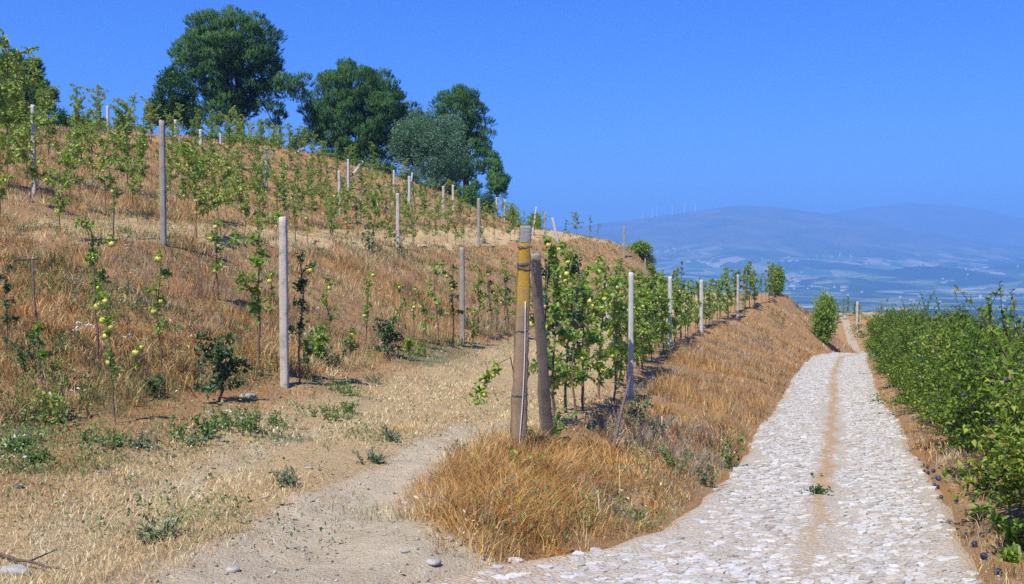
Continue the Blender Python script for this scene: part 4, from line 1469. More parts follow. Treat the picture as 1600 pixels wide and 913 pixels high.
tree_row(C1, -.35, 11.3, 62.5, 0.72, ["bushy", "bushy", "bushy", "spindle"], "%s apple tree, %s beyond the yellow post along the terrace edge above the lane", "apple trees of the terrace-edge row",
         lambda y: 19 if y < 15 else 9 if y < 26 else 4 if y < 40 else 0, .88, 1.16, .14, rnd=11)
tree_row(F1, .35, 25, 64, 1.35, ["spindle", "sparse", "bushy"], "%s sapling, %s behind the yellow post along the bank foot, counting into the distance", "saplings along the far bank foot", lambda y: 3 if y < 35 else 0, .75, 1.05, rnd=12)
tree_row(C2, -.5, 15, 75, 1.15, ["spindle", "sparse", "vase"], "%s sapling, %s from the near end along the second terrace's edge", "saplings along the second terrace", lambda y: 5 if y < 26 else 2 if y < 38 else 0, .65, 1.0, skip=.12, rnd=13)
tree_row(F2, -.9, 19, 77, 1.3, ["vase", "vase", "vase", "spindle"], "%s apple tree, %s from the near end of the row just above the second terrace", "apple trees of the row above the second terrace", lambda y: 8 if y < 32 else 4 if y < 48 else 0, .65, .95, rnd=14)
for i_, (px_, Y_, s_) in enumerate(((-6, 22.5, 1.5), (14, 25, 1.55), (40, 27, 1.35), (-2, 18, 1.0))):
    plant_tree("vase", (0, 3, 5, 1)[i_], tuple(at_y(px_, Y_)), "tall leafy apple tree with yellow apples at the picture's left edge, %s nearest of four" % ("second", "third", "fourth", "first")[i_], "tall apple trees at the left edge", None, s_, 8, seed=i_)
tree_row(C3, -1.2, 22, 79, 1.35, ["vase", "vase", "bushy"], "%s apple tree, %s from the near end of the slope's third row", "apple trees of the third row", lambda y: 8 if y < 34 else 5 if y < 52 else 0, .7, 1.0, rnd=15)
tree_row(C4, 0, 29, 78, 1.7, ["vase", "bushy"], "%s apple tree, %s from the near end of the slope's fourth row", "apple trees of the fourth row", lambda y: 8 if y < 40 else 4 if y < 52 else 0, .75, 1.05, rnd=16)
tree_row(C4, -3.2, 34, 80, 1.9, ["vase", "bushy"], "%s apple tree, %s from the near end of the slope's fifth row", "apple trees of the fifth row", lambda y: 0, .8, 1.15, rnd=17)
tree_row(C5, -1.2, 38, 80, 2.0, ["vase", "bushy"], "%s apple tree, %s from the near end of the slope's sixth row", "apple trees of the sixth row", lambda y: 0, .8, 1.2, rnd=18)
tree_row(TT, 1.8, 46, 80, 2.1, ["bushy", "vase"], "%s apple tree, %s from the near end of the topmost row on the hill", "apple trees of the topmost row", lambda y: 0, .9, 1.3, rnd=19)
# trees at the far spur
for i, (px, rb, Y) in enumerate(((1303, 500, 80), (1311, 497, 88), (1318, 496, 90), (1336, 500, 90), (1342, 500, 86), (1328, 492, 94))):
    kind = "bushy"
    plant_tree(kind, i, tuple(at_y(px, Y)), "small dark apple tree on the far spur, %s from the left" % nth(i), "apple trees on the far spur", None, .95, 0)

# the branch with apples left of the yellow post
rng = np.random.default_rng(77)
f_ = at_y(770, 10.0)
tb = thing("apple_tree", "thin bent apple shoot with green apples, left of the yellow post", "apple tree", f_, 0)
g = Geo()
a, b_ = pix(776, 570, 10.0) - f_, pix(744, 632, 9.8) - f_
q = [np.array([0.25, .2, -.1]), np.array([.25, .22, .5]), a + np.array([.14, .1, .06]), a, a + (b_ - a) * .5 + np.array([-.03, 0, .06]), b_]
g.tube(q, [.008, .007, .006, .005, .004, .003], 5)
part("trunk", g.build("trunk", [M["stem"]]), tb)
s = rng.uniform(0, 1, 90)
qq = np.array(q[3:])
Pb = np.stack([np.interp(s, [0, .5, 1], qq[:, c]) for c in range(3)], -1) + rng.normal(0, .025, (90, 3))
part("foliage", leaf_mesh("foliage", [leaves(Pb, rdir(90, rng, -.2), .075, .04, rng, .2, .2)], M["apple_leaf"]), tb)
for s in (.25, .45, .6, .75, .9):
    pa = np.array([np.interp(s, [0, .5, 1], qq[:, c]) for c in range(3)]) + np.array([rng.normal(0, .03), -.02, -.04])
    part("apple", APPLE, tb, tuple(pa), (0, 0, s * 9), .8)

# ------------------------------------------------------------------ plum hedge right of the lane
def plum_bush(seed, H=1.9, Rr=1.25, n=5200):
    rng = np.random.default_rng(seed)
    g, chunks, spots = Geo(), [], []
    arms = []
    for i in range(34):
        a = rng.uniform(0, 6.283)
        o = np.array([rng.normal(0, .12), rng.normal(0, .12), -.08])
        e = np.array([math.cos(a), math.sin(a), 0]) * Rr * rng.uniform(.25, .95)
        e[2] = H * (rng.uniform(.12, .6) if i % 2 else rng.uniform(.55, 1.0)) * (1 - .2 * (np.hypot(e[0], e[1]) / Rr))
        m_ = o + (e - o) * .5 + np.array([0, 0, .24 * H])
        t = np.linspace(0, 1, 6)[:, None]
        q = (1 - t) ** 2 * o + 2 * t * (1 - t) * m_ + t ** 2 * e
        g.tube(q, np.linspace(.02, .004, 6), 5, cap=False)
        arms.append(q)
        for b in range(5):
            s = rng.uniform(.35, .95)
            p = np.array([np.interp(s, np.linspace(0, 1, 6), q[:, c]) for c in range(3)])
            d = unit(rng.normal(0, 1, 3) * np.array([1, 1, .6]) + np.array([0, 0, .15]))
            ln = rng.uniform(.25, .6)
            tw = np.array([p, p + d * ln * .5, p + d * ln + np.array([0, 0, -.10 * ln])])
            g.tube(tw, [.006, .004, .002], 4, cap=False)
            arms.append(tw)
    # long upright shoots above the crown
    for i in range(7):
        a = rng.uniform(0, 6.283)
        p = np.array([math.cos(a) * Rr * .6 * rng.uniform(.1, 1), math.sin(a) * Rr * .6, H * .75])
        e = p + np.array([rng.normal(0, .18), rng.normal(0, .18), rng.uniform(.35, .72)])
        q = np.array([p, (p + e) / 2 + rng.normal(0, .03, 3), e])
        g.tube(q, [.006, .004, .002], 4, cap=False)
        k = 34
        s = rng.uniform(.1, 1, k)
        P = np.stack([np.interp(s, [0, .5, 1], q[:, c]) for c in range(3)], -1)
        Ls = .058 * rng.uniform(.7, 1.2, k)
        chunks.append(leaves(P, rdir(k, rng, .6), Ls, Ls * .5, rng, .2, .1))
    per = n // len(arms)
    for q in arms:
        s = rng.uniform(.25, 1.03, per)
        tt = np.linspace(0, 1, len(q))
        P = np.stack([np.interp(s, tt, q[:, c]) for c in range(3)], -1) + rng.normal(0, .055, (per, 3))
        Ls = .053 * rng.uniform(.65, 1.35, per)
        chunks.append(leaves(P, rdir(per, rng, .1), Ls, Ls * rng.uniform(.45, .6, per), rng, .22, .12))
        if len(q) == 3:
            for _ in range(2):
                spots.append(q[rng.integers(1, 3)] + rng.normal(0, .05, 3) - np.array([0, 0, .05]))
    rng.shuffle(spots)
    return g.build("stem", [M["bark"]]), leaf_mesh("foliage", chunks, M["plum_leaf"]), spots


BUSH = [plum_bush(700 + k, (1.85, 1.7, 2.0, 1.8)[k], (1.3, 1.2, 1.35, 1.25)[k], 18500) for k in range(4)]


def bush(i, k, x, y, scale, rz, label, group, nplum):
    z = float(height(np.array([x]), np.array([y]))[0])
    st, fo, sp = BUSH[k]
    t = thing("plum_bush", label, "bush", (x, y, z), rz, group, scale)
    part("stem", st, t)
    part("foliage", fo, t)
    # fruit where it can be seen: on the outside of the crown
    sp = sorted(sp, key=lambda s: -np.hypot(s[0], s[1]) * (1 if s[2] > .35 else .3))[:nplum * 2][::2]
    for s in sp[:nplum]:
        part("plum", PLUM, t, tuple(s), (random.uniform(-1, 1), random.uniform(-1, 1), 0), random.uniform(.72, .95))


y, i = 4.6, 0
rb = random.Random(5)
while y < 56:
    x = float(LX(RC, y)) + 2.5 + rb.uniform(-.12, .12) + (.45 if y < 7.2 else 0)
    bush(i, rb.randrange(4), x, y, rb.uniform(1.0, 1.18) * (.86 if y < 7 else .94 if y < 10 else 1), rb.uniform(0, 6.28), "dense plum bush with dark fruit, %s from the near end in the lane-side row" % nth(i), "plum bushes along the lane", 34 if y < 12 else 24 if y < 18 else 12 if y < 26 else 0)
    y += 1.35 + .016 * y
    i += 1
y, i = 7.5, 0
while y < 50:
    x = float(LX(RC, y)) + 5.0 + rb.uniform(-.3, .3)
    if 800 + F * x / y < 1720:
        bush(i, rb.randrange(4), x, y, rb.uniform(1.08, 1.24), rb.uniform(0, 6.28), "taller plum bush with upright shoots, %s from the near end behind the lane-side bushes" % nth(i), "plum bushes of the back row", 0)
        i += 1
    y += 2.3

# fallen plums on the lane's right edge
PL = [(1505, 874, .02), (1517, 846, 0), (1447, 879, 0), (1450, 706, 0), (1284, 659, 0), (1407, 707, 0), (1427, 720, 0), (1437, 731, 0), (1455, 745, 0), (1470, 768, 0), (1476, 784, 0), (1465, 765, 0), (1422, 727, 0), (1364, 696, 0),
      (1463, 742, 0), (1568, 905, 0), (1485, 842, 0), (1380, 665, 0), (1378, 648, 0), (1414, 690, 0), (1440, 726, 0), (1446, 733, 0), (1489, 846, 0), (1500, 790, 0), (1468, 880, 0), (1361, 721, 0), (1395, 655, 0), (1372, 632, 0),
      (1430, 741, 0), (1454, 736, 0), (1448, 742, 0), (1403, 683, 0), (1545, 880, 0), (1530, 860, 0), (1432, 880, 0)]
for i, (px, row, _) in enumerate(PL):
    p = ray_ground(px, row)
    o = part("plum", PLUM, None, (p[0], p[1], p[2] + .03), (1.4 + random.uniform(-.3, .3), random.uniform(-.4, .4), random.uniform(0, 6)), random.uniform(.95, 1.2))
    near = {0: "fallen purple plum with a pinkish split side near the lane's right foreground edge", 1: "fallen round blue-black plum among the leafy shadows at the lane's right edge", 2: "fallen dark plum lying alone on the cobbles in the near foreground",
            3: "fallen plum lying alone on the cobbles at the lane's middle right", 4: "fallen plum beside the sandy middle strip of the lane"}.get(i)
    tag(o, near or "small dark plum fallen on the lane's right edge below the bushes", "plum", None if near else "plums fallen along the lane's right edge")

# ------------------------------------------------------------------ shrubs and weeds
def herb(px, rb, rt, wpx, label, m, seed, name, L, per, slim, group, cat):
    """a low weed: a handful of curved stems from a spread foot, with leaves along them"""
    rng = np.random.default_rng(seed)
    p = ray_ground(px, rb)
    s = p[1] / F
    w, h = wpx * s, (rb - rt) * s
    t = thing(name, label, cat, tuple(p), 0, group)
    g, ch = Geo(), []
    n = int(np.clip(wpx / 3.2, 6, 22))
    for k in range(n):
        b = np.array([rng.normal(0, w * .24), rng.normal(0, w * .22), 0])
        b[2] = float(height(np.array([p[0] + b[0]]), np.array([p[1] + b[1]]))[0]) - p[2] - .015
        hh = h * rng.uniform(.45, 1.1)
        e = b + np.array([rng.normal(0, .4) * hh, rng.normal(0, .4) * hh, hh])
        q = np.array([b, b + (e - b) * .5 + np.array([0, 0, .12 * hh]), e])
        g.tube(np.concatenate([[[0, 0, -.03]], q]), [.0035, .0035, .003, .0015], 4, cap=False)
        u = rng.uniform(.05, 1.05, per)
        P = np.stack([np.interp(u, [0, .5, 1], q[:, c]) for c in range(3)], -1) + rng.normal(0, .008, (per, 3))
        Ls = L * rng.uniform(.5, 1.2, per)
        ch.append(leaves(P, rdir(per, rng, .5), Ls, Ls * slim, rng, .2, .12))
    part("stem", g.build("stem", [M["weed"]]), t)
    part("foliage", leaf_mesh("foliage", ch, M[m]), t)
    return t


def shrub(px, rb, rt, wpx, label, m="weed", seed=1, name="shrub", Y=None, L=.07, per=None, r_m=.12, dens=2.2, slim=.5, group=None, cat="shrub"):
    if Y is None:
        return herb(px, rb, rt, wpx, label, m, seed, "weed" if name == "shrub" else name, L, per or 16, slim, group, "weed")
    p = at_y(px, Y)
    Y0 = p[1]
    h = (rb - rt)
    rb = HOR - p[2] / Y0 * F + 2
    ells = [(px, rb - h * .5, wpx * .5, h * .5, 0), (px + wpx * .12, rb - h * .62, wpx * .34, h * .3, 0), (px - wpx * .15, rb - h * .33, wpx * .38, h * .3, 0)]
    return broad(px, Y0, ells, label, seed, m, cat=cat, name=name, group=group, r_m=r_m, dens=dens, per=per or 40, L=L, r0=.012, fork_row=rb - h * .55, slim=slim, base=p, bark="stem")


shrub(1289, 541, 462, 34, "bright green leafy shrub on the bank where the lane bends", "apple_leaf", 31, Y=55, r_m=.3, L=.13, per=50, dens=3)
shrub(1218, 506, 482, 26, "small grey-green shrub on the bank crest beyond the apple row", "apple_dark", 32, r_m=.16, L=.09)
shrub(1216, 470, 422, 17, "column of bright foliage ending the terrace-edge row", "apple_leaf", 33, Y=61, r_m=.25, L=.11, dens=3)
shrub(999, 402, 376, 36, "bright yellow-green bush at the second terrace's far end", "apple_leaf", 34, Y=77, r_m=.3, L=.16, dens=3)
shrub(1012, 416, 394, 26, "grey-green round shrub below the bright bush", "greyweed", 35, Y=77, r_m=.3, L=.13, slim=.3, dens=3)
shrub(1147, 736, 685, 20, "dark green upright weed at the lane's left edge", "weed", 36, r_m=.06, L=.07)
shrub(1104, 762, 722, 34, "grey-green low weed at the lane's left edge", "greyweed", 37, r_m=.07, L=.05)
shrub(1055, 740, 700, 30, "yellowish green weed at the foot of the bank above the cobbles", "weed", 38, r_m=.06, L=.05, per=18)
shrub(1030, 690, 642, 26, "pale green weed beside the short straw-coloured stake", "greyweed", 39, r_m=.06, L=.055, per=20)
shrub(991, 668, 612, 40, "bluish green thistle-like weed below the white peeling post", "greyweed", 40, r_m=.07, L=.07, per=24)
shrub(1040, 560, 535, 18, "bright green weed at the foot of the far terrace-edge trees", "weed", 41, r_m=.1, L=.07)
shrub(1277, 788, 758, 40, "small green weed growing in the lane's middle strip", "apple_dark", 42, r_m=.04, L=.05, per=22)
shrub(1286, 762, 744, 20, "tiny green weed in the lane's middle strip, the farther one", "apple_dark", 43, r_m=.03, L=.04, per=22)
shrub(582, 396, 345, 26, "dark green shrub at the second terrace beside a pale post", "apple_dark", 44, r_m=.2, L=.12, dens=2.6)
shrub(624, 400, 352, 24, "grey-green shrub hiding the foot of the pale second-terrace post", "greyweed", 45, r_m=.2, L=.12)
shrub(506, 576, 530, 40, "dark bushy weed right of the pale smooth post", "apple_dark", 46, r_m=.09, L=.07)
shrub(490, 560, 512, 44, "pale flowering weed behind the dark bushy weed", "greyweed", 47, r_m=.08, L=.06, per=16)
shrub(60, 590, 510, 60, "dark leafy weed twining the rusty iron stake", "apple_dark", 48, r_m=.09, L=.075, per=7)
shrub(78, 660, 600, 60, "yellow-green broad-leaved weed at the left bank foot", "apple_yellow", 49, r_m=.09, L=.075, per=7)
shrub(236, 620, 590, 28, "dark round-leaved weed at the bank foot between two saplings", "apple_dark", 50, r_m=.06, L=.09, per=12)
shrub(318, 690, 640, 30, "tall bright weed spike in the green patch beside the track", "weed", 51, r_m=.04, L=.06)
shrub(650, 556, 528, 26, "bright green weed at the bank foot left of the grey mottled post", "apple_leaf", 52, r_m=.06, L=.07)
shrub(740, 520, 486, 40, "dark green weed at the bank foot right of the grey mottled post", "apple_dark", 53, r_m=.1, L=.08)
shrub(1240, 870, 852, 22, "thin grey weed tuft on the near cobbles", "greyweed", 54, r_m=.03, L=.04, per=8, slim=.2)
shrub(832, 700, 672, 24, "fresh green tuft in the shade between the two bound posts", "weed", 55, r_m=.05, L=.10, slim=.15, per=40)
shrub(866, 690, 648, 20, "ivy-like green weed climbing the brace post's foot", "weed", 56, r_m=.05, L=.07, per=20)
shrub(822, 760, 712, 44, "yellow-green weed in front of the yellow post's foot", "apple_yellow", 57, r_m=.05, L=.06, per=10)
for i, (px, rb, rt, w, m) in enumerate(sorted(((345, 672, 640, 60, "weed"), (390, 676, 640, 70, "weed"), (430, 668, 638, 40, "weed"), (270, 690, 655, 40, "weed"), (300, 700, 668, 36, "apple_dark"), (170, 700, 668, 50, "weed"), (215, 704, 676, 50, "greyweed"),
                                        (140, 694, 664, 30, "weed"), (25, 705, 680, 50, "weed"), (60, 722, 700, 50, "weed"), (510, 654, 628, 70, "weed"), (540, 646, 628, 40, "weed"), (550, 620, 600, 40, "weed"), (525, 612, 592, 36, "weed"), (715, 540, 528, 34, "weed"), (580, 600, 585, 30, "greyweed"),
                                        (715, 712, 694, 44, "greyweed"), (610, 690, 674, 40, "greyweed"), (240, 850, 815, 40, "greyweed"), (580, 725, 700, 40, "greyweed"), (440, 760, 730, 44, "greyweed")))):
    shrub(px, rb, rt, w, "low %s weed clump beside the dirt track, %s of the clumps from the left" % ({"weed": "bright green", "apple_dark": "dark green", "greyweed": "grey-green"}[m], nth(i)), m, 60 + i, "weed_clump", None, .055, 12, .06, 1.6, .3, "weed clumps beside the dirt track", "weed")
# greenery at the foot of the hedge
for i, (px, rb, rt, w) in enumerate(((1500, 705, 676, 40), (1545, 772, 730, 50), (1585, 790, 750, 40), (1545, 812, 790, 40), (1590, 860, 820, 36), (1575, 836, 812, 30), (1590, 880, 864, 30))):
    shrub(px, rb, rt, w, "large-leaved green sucker at the plum hedge's foot, %s along the lane from far to near" % nth(i), "apple_leaf", 90 + i, "plum_sucker", None, .085, 9, .07, 1.5, .55, "suckers at the plum hedge's foot", "weed")


def umbel(px, row, label, seed, n=5, h=.28):
    """wild carrot: green stalks with flat white heads"""
    rng = np.random.default_rng(seed)
    p = ray_ground(px, row)
    t = thing("wild_carrot", label, "weed", p, 0, "white flowering weeds on the bank")
    for k in range(n):
        e = np.array([rng.normal(0, .09), rng.normal(0, .06), h * rng.uniform(.7, 1.3)])
        g = Geo()
        g.tube([(0, 0, -.03), e * .5 + rng.normal(0, .01, 3), e], .003, 4)
        st = part("stalk", g.build("stalk", [M["weed"]]), t)
        P = e + np.column_stack([rng.normal(0, .02, (26, 2)), rng.normal(0, .005, 26)])
        part("flower_head", leaf_mesh("flower_head", [leaves(P, rdir(26, rng, .6), .016, .014, rng)], M["flower"]), st)


for i, (px, row, lab) in enumerate(((118, 545, "white wild carrot flowers on the left bank face"), (495, 560, "white wild carrot flowers right of the pale smooth post"), (478, 548, "white wild carrot flowers close behind the pale smooth post"), (382, 668, "white wild carrot flower in the green patch by the track"),
                                    (340, 664, "small white flower head at the left of the green patch by the track"))):
    umbel(px, row, lab, 200 + i, 4 if i < 3 else 2, .3 if i < 3 else .12)


# ------------------------------------------------------------------ stones, litter, a stick
def rock(px, row, s, label, seed, name="stone", m="rock", flat=.55, cat="stone"):
    rng = np.random.default_rng(seed)
    n1, n2 = 9, 6
    V = []
    for i in range(n2 + 1):
        for j in range(n1):
            a, b = i / n2 * math.pi, j / n1 * 6.2832
            V.append((math.sin(a) * math.cos(b), math.sin(a) * math.sin(b) * .8, math.cos(a) * flat))
    V = np.array(V)
    V *= (1 + .30 * vnoise(V[:, 0] * 1.7 + seed, V[:, 1] * 1.7 + V[:, 2] * 2.1, seed) + .16 * vnoise(V[:, 0] * 4.1 + seed, V[:, 1] * 4.1 + V[:, 2] * 3.3, seed + 3))[:, None] * s
    V[:, 2] = np.minimum(V[:, 2], s * flat * .55 + .12 * V[:, 0])
    i = np.arange(n2)[:, None] * n1
    j = np.arange(n1)[None]
    g = Geo()
    g.add(V, np.stack([i + j, i + n1 + j, i + n1 + (j + 1) % n1, i + (j + 1) % n1], -1).reshape(-1, 4))
    p = ray_ground(px, row)
    o = part(name, g.build(name, [M[m]]), None, (p[0], p[1], p[2] + s * flat * .35), (0, 0, rng.uniform(0, 6)))
    tag(o, label, cat)


rock(18, 902, .085, "bluish grey flat stone in the near left corner by the stick", 1)
rock(262, 820, .07, "pale flat stone lying in the dry grass between the wheel ruts", 2, flat=.3)
rock(85, 790, .035, "small white stone at the left track edge below the grey-green grass", 3)
rock(632, 790, .035, "small white stone at the golden grass clump's left foot", 4)
rock(676, 884, .06, "pale stone at the near end of the dirt track", 5, flat=.4)
rock(632, 868, .03, "little white stone in the near dirt left of the golden grass", 6)
rock(385, 622, .09, "reddish clod of earth at the bank foot left of the pale post", 7)
rock(22, 765, .05, "dark clod of earth at the left edge of the dirt track", 8, "clod", "metal", cat="clod")
rock(360, 898, .05, "pale pebble in the bare dirt of the near track", 9)
rock(480, 735, .035, "whitish pebble on the straw beside the far wheel rut", 10)
rock(412, 780, .03, "whitish pebble lying between the two wheel ruts", 11)
rock(783, 840, .02, "scrap of white litter caught in the golden grass clump", 12, "litter_scrap", "flower", cat="litter")
g = Geo()
a, b_ = ray_ground(-6, 878), ray_ground(95, 902)
t = np.linspace(0, 1, 8)[:, None]
q = (b_ - a) * t + np.column_stack([RNG.normal(0, .006, 8), RNG.normal(0, .01, 8), np.full(8, .02)])
g.tube(q, np.linspace(.011, .005, 8), 6)
g.tube([q[3], q[3] + np.array([.10, .14, .03])], [.006, .003], 5)
tag(part("stick", g.build("stick", [M["bark"]]), None, a), "thin dark dry stick lying across the near left corner", "stick")

# ------------------------------------------------------------------ wind turbines and houses far away
def turbine_meshes():
    g = Geo()
    z = np.linspace(0, 62, 6)
    g.tube(np.column_stack([0 * z, 0 * z, z]), np.linspace(3.4, 2.2, 6), 10)
    tw = g.build("tower", [M["steel"]])
    g = Geo()
    g.tube([(0, 3, 63.5), (0, -1, 64), (0, -5, 63.6)], [1.8, 2.2, 1.5], 8)
    na = g.build("nacelle", [M["steel"]])
    bl = []
    for k in range(3):
        a = k * 2.0944 + .4
        g = Geo()
        r = np.array([0, 6, 18, 30])
        g.tube(np.column_stack([np.sin(a) * r, np.full(4, -5.6), 63.6 + np.cos(a) * r]), [.9, 1.5, 1.0, .35], 6)
        bl.append(g.build("blade", [M["steel"]]))
    return tw, na, bl


TW, NA, BL = turbine_meshes()
wts = [1003, 1018, 1025, 1049, 1068, 1085]
for i, px in enumerate(wts):
    yy = np.linspace(8200, 8900, 80)
    xx = (px - 800) / F * yy
    zz = height(xx, yy)
    k = int(np.argmax(zz / yy))
    t = thing("wind_turbine", "tiny white wind turbine on the hazy ridge, %s from the left" % nth(i), "wind turbine", (xx[k], yy[k] - 30, zz[k] - 4), 0, "wind turbines on the ridge", 1.0)
    part("tower", TW, t)
    part("nacelle", NA, t)
    for b in BL:
        part("blade", b, t)


def house_mesh(w, d, h, rf):
    g = Geo()
    V = np.array([(sx * w / 2, sy * d / 2, z) for z in (-6, h) for sx, sy in ((-1, -1), (1, -1), (1, 1), (-1, 1))])
    g.add(V, [(0, 1, 5, 4), (1, 2, 6, 5), (2, 3, 7, 6), (3, 0, 4, 7)], 0)
    e = .5
    R_ = np.array([(-w / 2 - e, -d / 2 - e, h - .2), (w / 2 + e, -d / 2 - e, h - .2), (w / 2 + e, d / 2 + e, h - .2), (-w / 2 - e, d / 2 + e, h - .2), (-w / 2 - e, 0, h + rf), (w / 2 + e, 0, h + rf)])
    g.add(R_, [(0, 1, 5, 4), (2, 3, 4, 5)], 1)
    g.add(R_[[1, 2, 5, 3, 0, 4]], [(0, 1, 2), (3, 4, 5)], 0)
    return g.build("house", [M["wall"], M["roof"]])


HM = [house_mesh(15, 10, 7, 2.4), house_mesh(11, 9, 6, 2.2), house_mesh(26, 12, 6, 1.8), house_mesh(12, 10, 10, 2)]
rh = random.Random(21)
TOWNS = [(1040, 394, 50, 5, 26, "hazy town below the turbine ridge"), (1110, 411, 34, 3, 16, "white factory row under the mountain's left foot"), (1240, 440, 24, 10, 24, "bright white village beyond the terrace end"),
         (1215, 408, 40, 5, 14, "faint village above the apple row's far end"), (1390, 411, 60, 5, 26, "hazy village at the mountain's foot"), (1300, 405, 40, 6, 12, "faint hamlet left of the wooded knoll"), (1570, 466, 26, 10, 20, "village at the right edge above the bushes"),
         (1480, 440, 22, 3, 5, "lone farm right of the wooded knoll"), (1530, 420, 50, 8, 12, "scattered hamlet under the far right hills"), (1450, 470, 60, 14, 8, "scattered farms above the plum bushes"), (1330, 455, 50, 8, 6, "scattered farms below the wooded knoll")]
for (px, row, sx, sy, n, lab) in TOWNS:
    for i in range(n):
        p = ray_ground(px + rh.gauss(0, sx * .55), row + rh.gauss(0, sy * .55), 300, 9000, 5000)
        if p[1] > 8800:
            continue
        k = rh.choice([0, 1, 1, 3, 2] if "factory" not in lab else [2, 2, 0])
        o = part("house", HM[k], None, (p[0], p[1], p[2]), (0, 0, rh.uniform(-.7, .7)), rh.uniform(.55, .95) * (1.5 if k == 2 and p[1] > 4000 else 1))
        tag(o, "tiny white house in the %s" % lab, "house", "houses of the " + lab)


# ------------------------------------------------------------------ dry grass, sampled evenly over what the lane's traveller sees
PAL = {k: np.array(v) for k, v in {
    "bank": [(.58, .33, .115), (.46, .235, .085), (.66, .43, .19), (.30, .155, .065), (.60, .46, .27)],
    "gold": [(.60, .33, .095), (.48, .23, .065), (.68, .46, .19), (.33, .155, .055), (.60, .41, .2)],
    "straw": [(.70, .51, .26), (.62, .43, .20), (.74, .60, .36), (.46, .32, .17), (.66, .48, .21)],
    "pale": [(.78, .62, .36), (.72, .55, .30), (.80, .67, .44), (.60, .45, .25), (.74, .58, .33)], "scrub": [(.17, .095, .05), (.23, .135, .07), (.30, .19, .11), (.12, .07, .04), (.28, .21, .14)], "grey": [(.36, .29, .23), (.44, .36, .28), (.26, .20, .16), (.32, .28, .20), (.40, .33, .22)],
    "rise": [(.66, .36, .12), (.54, .28, .095), (.74, .49, .22), (.36, .19, .075), (.62, .46, .25)],
    "green": [(.10, .19, .045), (.15, .23, .07), (.08, .15, .04), (.20, .24, .09), (.28, .28, .12)]}.items()}


def blades(P, Hh, W, rng, lean, tint, bent, ang=None):
    n = len(P)
    a = rng.uniform(0, 6.283, n) if ang is None else ang + rng.normal(0, .75, n)
    ln = rng.uniform(.1, 1.0, n) * lean
    d = np.column_stack([np.cos(a) * ln, np.sin(a) * ln, np.ones(n)])
    d = unit(d)
    b = rng.uniform(0, 6.283, n)
    S = np.column_stack([np.cos(b), np.sin(b), np.zeros(n)])
    B0 = P - np.array([0, 0, .02])
    tip = P + d * Hh[:, None]
    if not bent:
        V = np.stack([B0 - S * W[:, None] * .5, B0 + S * W[:, None] * .5, tip], 1).reshape(-1, 3)
        return V, np.arange(n * 3).reshape(-1, 3), np.repeat(tint, 3, 0)
    mid = P + d * Hh[:, None] * .55
    tip = tip + np.column_stack([np.cos(a), np.sin(a), -.5 * np.ones(n)]) * (Hh * rng.uniform(.05, .4, n))[:, None]
    w = W[:, None]
    V = np.stack([B0 - S * w * .5, B0 + S * w * .5, mid - S * w * .4, mid + S * w * .4, tip], 1).reshape(-1, 3)
    k = np.arange(n)[:, None] * 5
    return V, np.concatenate([k + [0, 1, 3], k + [0, 3, 2], k + [2, 3, 4]]), np.repeat(tint, 5, 0)


def pick(pal, n, rng, spread=.12):
    c = PAL[pal][rng.choice(5, n, p=[.3, .22, .22, .13, .13])]
    return np.clip(c * (1 + rng.normal(0, spread, (n, 1))), .01, .9)


def tufts(n, amax, d0, d1, rng):
    a = rng.uniform(-amax, amax, n)
    d = np.exp(rng.uniform(math.log(d0), math.log(d1), n))
    return np.tan(a) * d, d


def field(name, label, n, weight, pal, hh, per, lean, seed, d0=4.3, d1=100, spread=.06, wmin=.0035, wk=.00055, amax=.62, bent_below=16.0, mix=None, patch=None):
    rng = np.random.default_rng(seed)
    x, y = tufts(n, amax, d0, d1, rng)
    w = region(x, y)
    ww = weight(w, x, y)
    ok = (rng.uniform(0, 1, n) < ww) & (w["road"] < .5)
    x, y, ww = x[ok], y[ok], ww[ok]
    d = np.hypot(x, y)
    sc = np.clip(d / 14, 1, 2.6)
    hs_ = (hh(x, y) if callable(hh) else hh) * rng.uniform(.55, 1.25, len(x))
    tl = pick(pal, len(x), rng)
    if mix:
        for (p2, f) in mix:
            s = f(x, y) > rng.uniform(0, 1, len(x))
            tl[s] = pick(p2, int(s.sum()), rng)
    ang = rng.uniform(0, 6.283, len(x))
    idx = np.repeat(np.arange(len(x)), per)
    m = len(idx)
    bx = x[idx] + rng.normal(0, spread, m) * sc[idx]
    by = y[idx] + rng.normal(0, spread, m) * sc[idx]
    bz = height(bx, by)
    H = hs_[idx] * rng.uniform(.45, 1.15, m)
    W = np.maximum(wmin, wk * d[idx]) * rng.uniform(.7, 1.4, m)
    tint = np.clip(tl[idx] * (1 + rng.normal(0, .30, (m, 1))), .01, .9)
    P = np.column_stack([bx, by, bz])
    near = d[idx] < bent_below
    out = []
    for sel, bent in ((near, True), (~near, False)):
        if sel.any():
            out.append(blades(P[sel], H[sel], W[sel], rng, lean, tint[sel], bent, ang[idx][sel]))
    V, Fc, T, nn = [], [], [], 0
    for v, f, t_ in out:
        V.append(v)
        Fc.append(f + nn)
        T.append(t_)
        nn += len(v)
    me = mesh_np(name, np.concatenate(V), [np.concatenate(Fc)], [M["straw"]], tint=np.concatenate(T))
    tag(part(name, me), label, kind="stuff")


